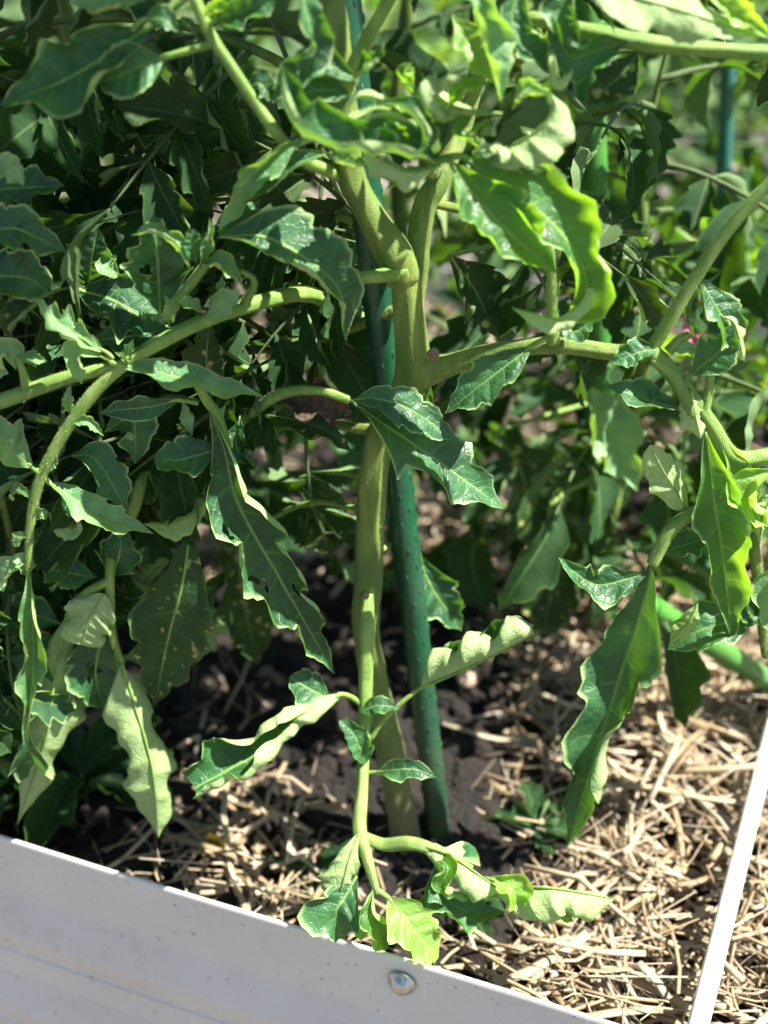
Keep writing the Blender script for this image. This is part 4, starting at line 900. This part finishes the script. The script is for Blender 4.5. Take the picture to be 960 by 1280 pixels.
#@@BACK
# ------------------------------------------------------------------ plants behind
def tomato_plant(x, y, h, n, seed, label, lean=(0, 0), m=('leaf_shaded', 'leaf', 'leaf_shaded'), z0=None, lmin=.12, lmax=.2, low=.12, group='tomato plants in the raised bed', stemr=.007, cat='tomato plant', name='tomato_plant'):
    r = random.Random(seed)
    z = soil_z(x, y) if z0 is None else z0
    root = empty(name, (x, y, z)); tag(root, label, cat, group)
    pts = [Vector((x, y, z - .01))]
    for k in range(1, 6): pts.append(Vector((x + lean[0] * k / 5 + r.uniform(-.012, .012), y + lean[1] * k / 5 + r.uniform(-.012, .012), z + h * k / 5)))
    mb = MB(); tube(mb, pts, [stemr, stemr, stemr * .85, stemr * .6, stemr * .08], n=8, segs=25, wob=.1)
    child('stem', mb.mesh('stem'), M['stem'], root)
    sp = spline([tuple(p) for p in pts], 60)
    for i in range(n):
        t = low + (1 - low) * (i + .5) / n; p = Vector(sp[min(60, int(t * 60))]); az = i * 2.4 + r.uniform(-.4, .4)
        compound(root, p, Vector((math.cos(az), math.sin(az), r.uniform(-.15, .5))), Vector((0, 0, 1)), r.uniform(lmin, lmax) * (1.1 - .4 * abs(t - .45)), r.choice(m), r, r.uniform(0, .35), pairs=r.choice((2, 3)))
    return root
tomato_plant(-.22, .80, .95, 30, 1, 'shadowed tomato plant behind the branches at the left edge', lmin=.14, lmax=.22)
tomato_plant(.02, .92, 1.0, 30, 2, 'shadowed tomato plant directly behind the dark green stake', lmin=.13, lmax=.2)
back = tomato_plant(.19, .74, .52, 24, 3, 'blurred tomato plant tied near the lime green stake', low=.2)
for pts, wd_, m_ in (([(728, 478, 13), (760, 540, 14), (797, 614, 13)], 36, 'leaf_young_lit'), ([(690, 630, 17), (692, 715, 18), (676, 805, 17)], 40, 'leaf_old_shaded'), ([(738, 610, 19), (742, 680, 19), (736, 745, 19)], 26, 'leaf'),
                   ([(620, 540, 17), (655, 600, 18), (665, 690, 17)], 36, 'leaf_old_shaded'), ([(560, 320, 6), (595, 365, 7), (618, 420, 6)], 36, 'leaf_old_shaded'), ([(738, 300, 9), (782, 308, 10), (814, 348, 9)], 30, 'leaf_old_shaded'),
                   ([(695, 345, 9), (745, 365, 10), (790, 418, 9)], 32, 'leaf_shaded'), ([(840, 560, 16), (835, 640, 17), (850, 720, 16)], 34, 'leaf_shaded'), ([(610, 640, 20), (590, 700, 21), (610, 770, 20)], 34, 'leaf_shaded')):
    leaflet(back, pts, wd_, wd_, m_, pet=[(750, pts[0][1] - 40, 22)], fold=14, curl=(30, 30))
tomato_plant(.44, 1.0, .52, 16, 4, 'blurred sunlit tomato plant beside the teal stake at right', m=('leaf_lit', 'leaf_pale_lit', 'leaf_shaded'))
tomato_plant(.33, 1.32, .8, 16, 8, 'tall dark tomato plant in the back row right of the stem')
tomato_plant(.70, .95, .7, 16, 5, 'blurred tomato plant at the far right of the bed', m=('leaf_lit', 'leaf_pale_lit', 'leaf_shaded'))
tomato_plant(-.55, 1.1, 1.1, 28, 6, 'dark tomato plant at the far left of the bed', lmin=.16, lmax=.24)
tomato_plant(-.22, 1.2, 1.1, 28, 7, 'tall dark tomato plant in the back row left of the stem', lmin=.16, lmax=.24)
a, b = P(744, 290, 24), P(738, 100, 24); a0 = a + (a - b) * ((a.z) / (b.z - a.z)); 
stake(along(a0, b, -.01), along(a0, b, 1.6), .0098, M['stake_sunlit'], 'lime green stake lit by the sun behind the upper leaves', nubs=False)
a, b = P(722, 290, 30), P(714, 100, 30); a0 = a + (a - b) * ((a.z) / (b.z - a.z))
stake(along(a0, b, -.01), along(a0, b, 1.5), .0085, M['stake'], 'dark green stake standing just left of the lime green stake', nubs=False)
a, b = P(897, 420, 50), P(910, 80, 50); a0 = a + (a - b) * ((a.z) / (b.z - a.z))
stake(along(a0, b, -.01), along(a0, b, 1.5), .0068, M['stake_teal'], 'thin teal green stake standing at the upper right', nubs=False)
a, b = G(975, 860, .03), G(800, 750, .16)
stake(a, b, .0085, M['stake_sunlit'], 'green stake lying slanted above the straw at right', nubs=False)
a, b = G(690, 650, .02), P(600, 520, 30)
stake(a, along(a, b, 1.3), .0085, M['stake'], 'blurred dark green stake slanting behind the centre leaf', nubs=False)
# low weeds on the soil
def weed(px, py, n, s, seed, label, m='leaf_shaded'):
    r = random.Random(seed); p = G(px, py); p.z = soil_z(p.x, p.y)
    root = empty('weed', p); tag(root, label, 'weed', 'small weeds on the soil')
    mb = MB(); tube(mb, [p, p + Vector((0, 0, s * .5))], [.0015, .001], n=6, segs=4); child('stem', mb.mesh('stem'), M['stalk'], root)
    for i in range(n):
        az = i * 2.4 + r.uniform(-.3, .3); d = Vector((math.cos(az), math.sin(az), r.uniform(.1, .6)))
        o = bpy.data.objects.new('leaf', r.choice(stock(m))); C.objects.link(o); o.parent = root
        o.matrix_basis = orient(Vector((0, 0, s * r.uniform(.2, .5))), d, Vector((0, 0, 1)), s * r.uniform(.7, 1.1))
weed(670, 1050, 7, .034, 1, 'blurred dark green weed between the stake and the long hanging leaf')
weed(700, 1015, 4, .028, 2, 'small teal weed beside the tip of the long hanging leaf')
weed(590, 1150, 4, .024, 3, 'small pale weed under the curled leaf by the metal rim')
weed(110, 1010, 10, .07, 4, 'dark leafy weed in the shade by the left end of the metal rim')
weed(395, 1090, 6, .036, 5, 'dark weed in the shade left of the stem base')
weed(30, 1000, 8, .06, 6, 'dark weed under the pale hanging leaf at the left edge')
# pink flower far right, a yellow petal and pale chips on the straw
M['pink'] = simple('pink_petal', (.45, .13, .20), .7); M['yellow'] = simple('yellow_petal', (.62, .48, .06), .5); M['chip'] = simple('wood_chip', (.46, .33, .24), .8)
p = P(866, 402, 17); root = empty('pink_flower', (p.x, p.y, 0)); tag(root, 'small pink flower half hidden behind the leaves at right', 'flower')
mb = MB(); tube(mb, [Vector((p.x, p.y, 0)), Vector((p.x + .01, p.y, p.z * .5)), p + Vector((0, 0, .03))], [.002, .0015, .001], n=6); child('stem', mb.mesh('stem'), M['stalk'], root)
for k in range(5):
    mb = MB(); a_ = k * 1.2566; q = p + Vector((0, 0, .007 if k % 2 else -.007)); d = Vector((math.cos(a_), -.4, math.sin(a_)))
    leaf_geo(mb, [q, q + d * .005, q + d * .010], .004, .004, prof='round', view=Vector((0, -1, .5)), nU=10, nS=3, seed=k, teeth=.05)
    child('petal', mb.mesh('petal'), M['pink'], root)
p = G(272, 1052, .02); mb = MB(); d = Vector((.2, -.3, .5)).normalized()
leaf_geo(mb, [p - d * .012, p, p + d * .012], .009, .009, prof='cut', view=Vector((-.3, -1, .4)), nU=10, nS=4, seed=4)
tag(link('fallen_petal', mb.mesh('fallen_petal'), M['yellow']), 'yellow fallen petal standing among the straw near the metal rim', 'petal')
for i, (x, y, rr, lab) in enumerate(((250, 1052, .009, 'tan wood chip beside the yellow petal on the straw'), (300, 745, .02, 'pale lump of bark on the soil behind the long dark leaf'), (400, 690, .03, 'large pale stone on the soil left of the stem'), (585, 850, .012, 'small tan chip right of the green stake'))):
    mb = MB(); p = G(x, y); p.z = rr * .4; lump(mb, p, rr, i + 5, .6, 2); tag(link('wood_chip' if 'chip' in lab or 'bark' in lab else 'stone', mb.mesh('chip'), M['chip']), lab, 'stone' if 'stone' in lab else 'wood chip')

# a dry crumpled leaf caught on the curved stalk
M['dead'] = grit_mat('dead_leaf', (.05, .03, .018), (.30, .20, .12), 320)
mb = MB()
leaf_geo(mb, [P(352, 500, -1.2), P(380, 506, -2), P(412, 508, -2.4), P(438, 526, -2)], .014, .012, fold=15, curl=(60, 70), teeth=.3, wave=.3, blis=.12, view=toCam, seed=71, roll=10, lob=5)
tag(link('dead_leaf', mb.mesh('dead_leaf'), M['dead']), 'dry brown crumpled leaf caught under the curved stalk left of the stem', 'dead leaf')

# ------------------------------------------------------------------ yard beyond the bed
yl = ['leafy green plant in the yard beyond the bed, upper left', 'leafy plant in the yard seen through the gap left of the stem', 'sunlit plant in the yard seen right of the stem', 'bright leafy plant in the yard behind the lime stake', 'bright leafy plant in the yard behind the teal stake', 'leafy plant in the yard at the far right edge']
for i, (x, y, h) in enumerate(((-.95, 2.0, 1.3), (-.38, 2.5, 1.2), (.22, 2.3, .9), (.62, 2.1, 1.15), (1.05, 2.0, 1.15), (1.5, 2.3, 1.1))):
    tomato_plant(x, y, h, 34, 50 + i, yl[i], m=('leaf_shaded', 'leaf_lit', 'leaf_shaded', 'leaf_pale_lit', 'leaf_shaded') if i > 1 else ('leaf_shaded', 'leaf_old_shaded', 'leaf_shaded', 'leaf_pale_lit'), z0=YARD, lmin=.2, lmax=.36, group='leafy plants in the yard beyond the bed', cat='garden plant', name='garden_plant')
# a clipped hedge closes the yard
root = empty('hedge', (0, 5.0, YARD)); tag(root, 'dark green hedge closing the far side of the yard', 'hedge')
hr = random.Random(8); mb = MB()
for i in range(9000):
    p = Vector((hr.uniform(-5, 5), hr.uniform(4.7, 5.4), YARD + hr.uniform(0, 2.0))); d = Vector((hr.uniform(-1, 1), hr.uniform(-1, .3), hr.uniform(-.6, .8))).normalized(); q = d.orthogonal().normalized(); L = hr.uniform(.06, .12)
    mb.add([p, p + d * L * .5 + q * L * .28, p + d * L, p + d * L * .5 - q * L * .28], [(0, 1, 2, 3)], [(0, .5), (.5, 1), (1, .5), (.5, 0)])
o = child('foliage', mb.mesh('foliage'), M['leaf_shaded'], root); o['kind'] = 'stuff'
for i in range(9):
    x = -4.6 + 1.15 * i; mb = MB(); tube(mb, [Vector((x, 5.05, YARD)), Vector((x + .03, 5.05, YARD + .9)), Vector((x, 5.1, YARD + 1.8))], [.04, .03, .015], n=8); child('trunk', mb.mesh('trunk'), M['stem_old'], root)
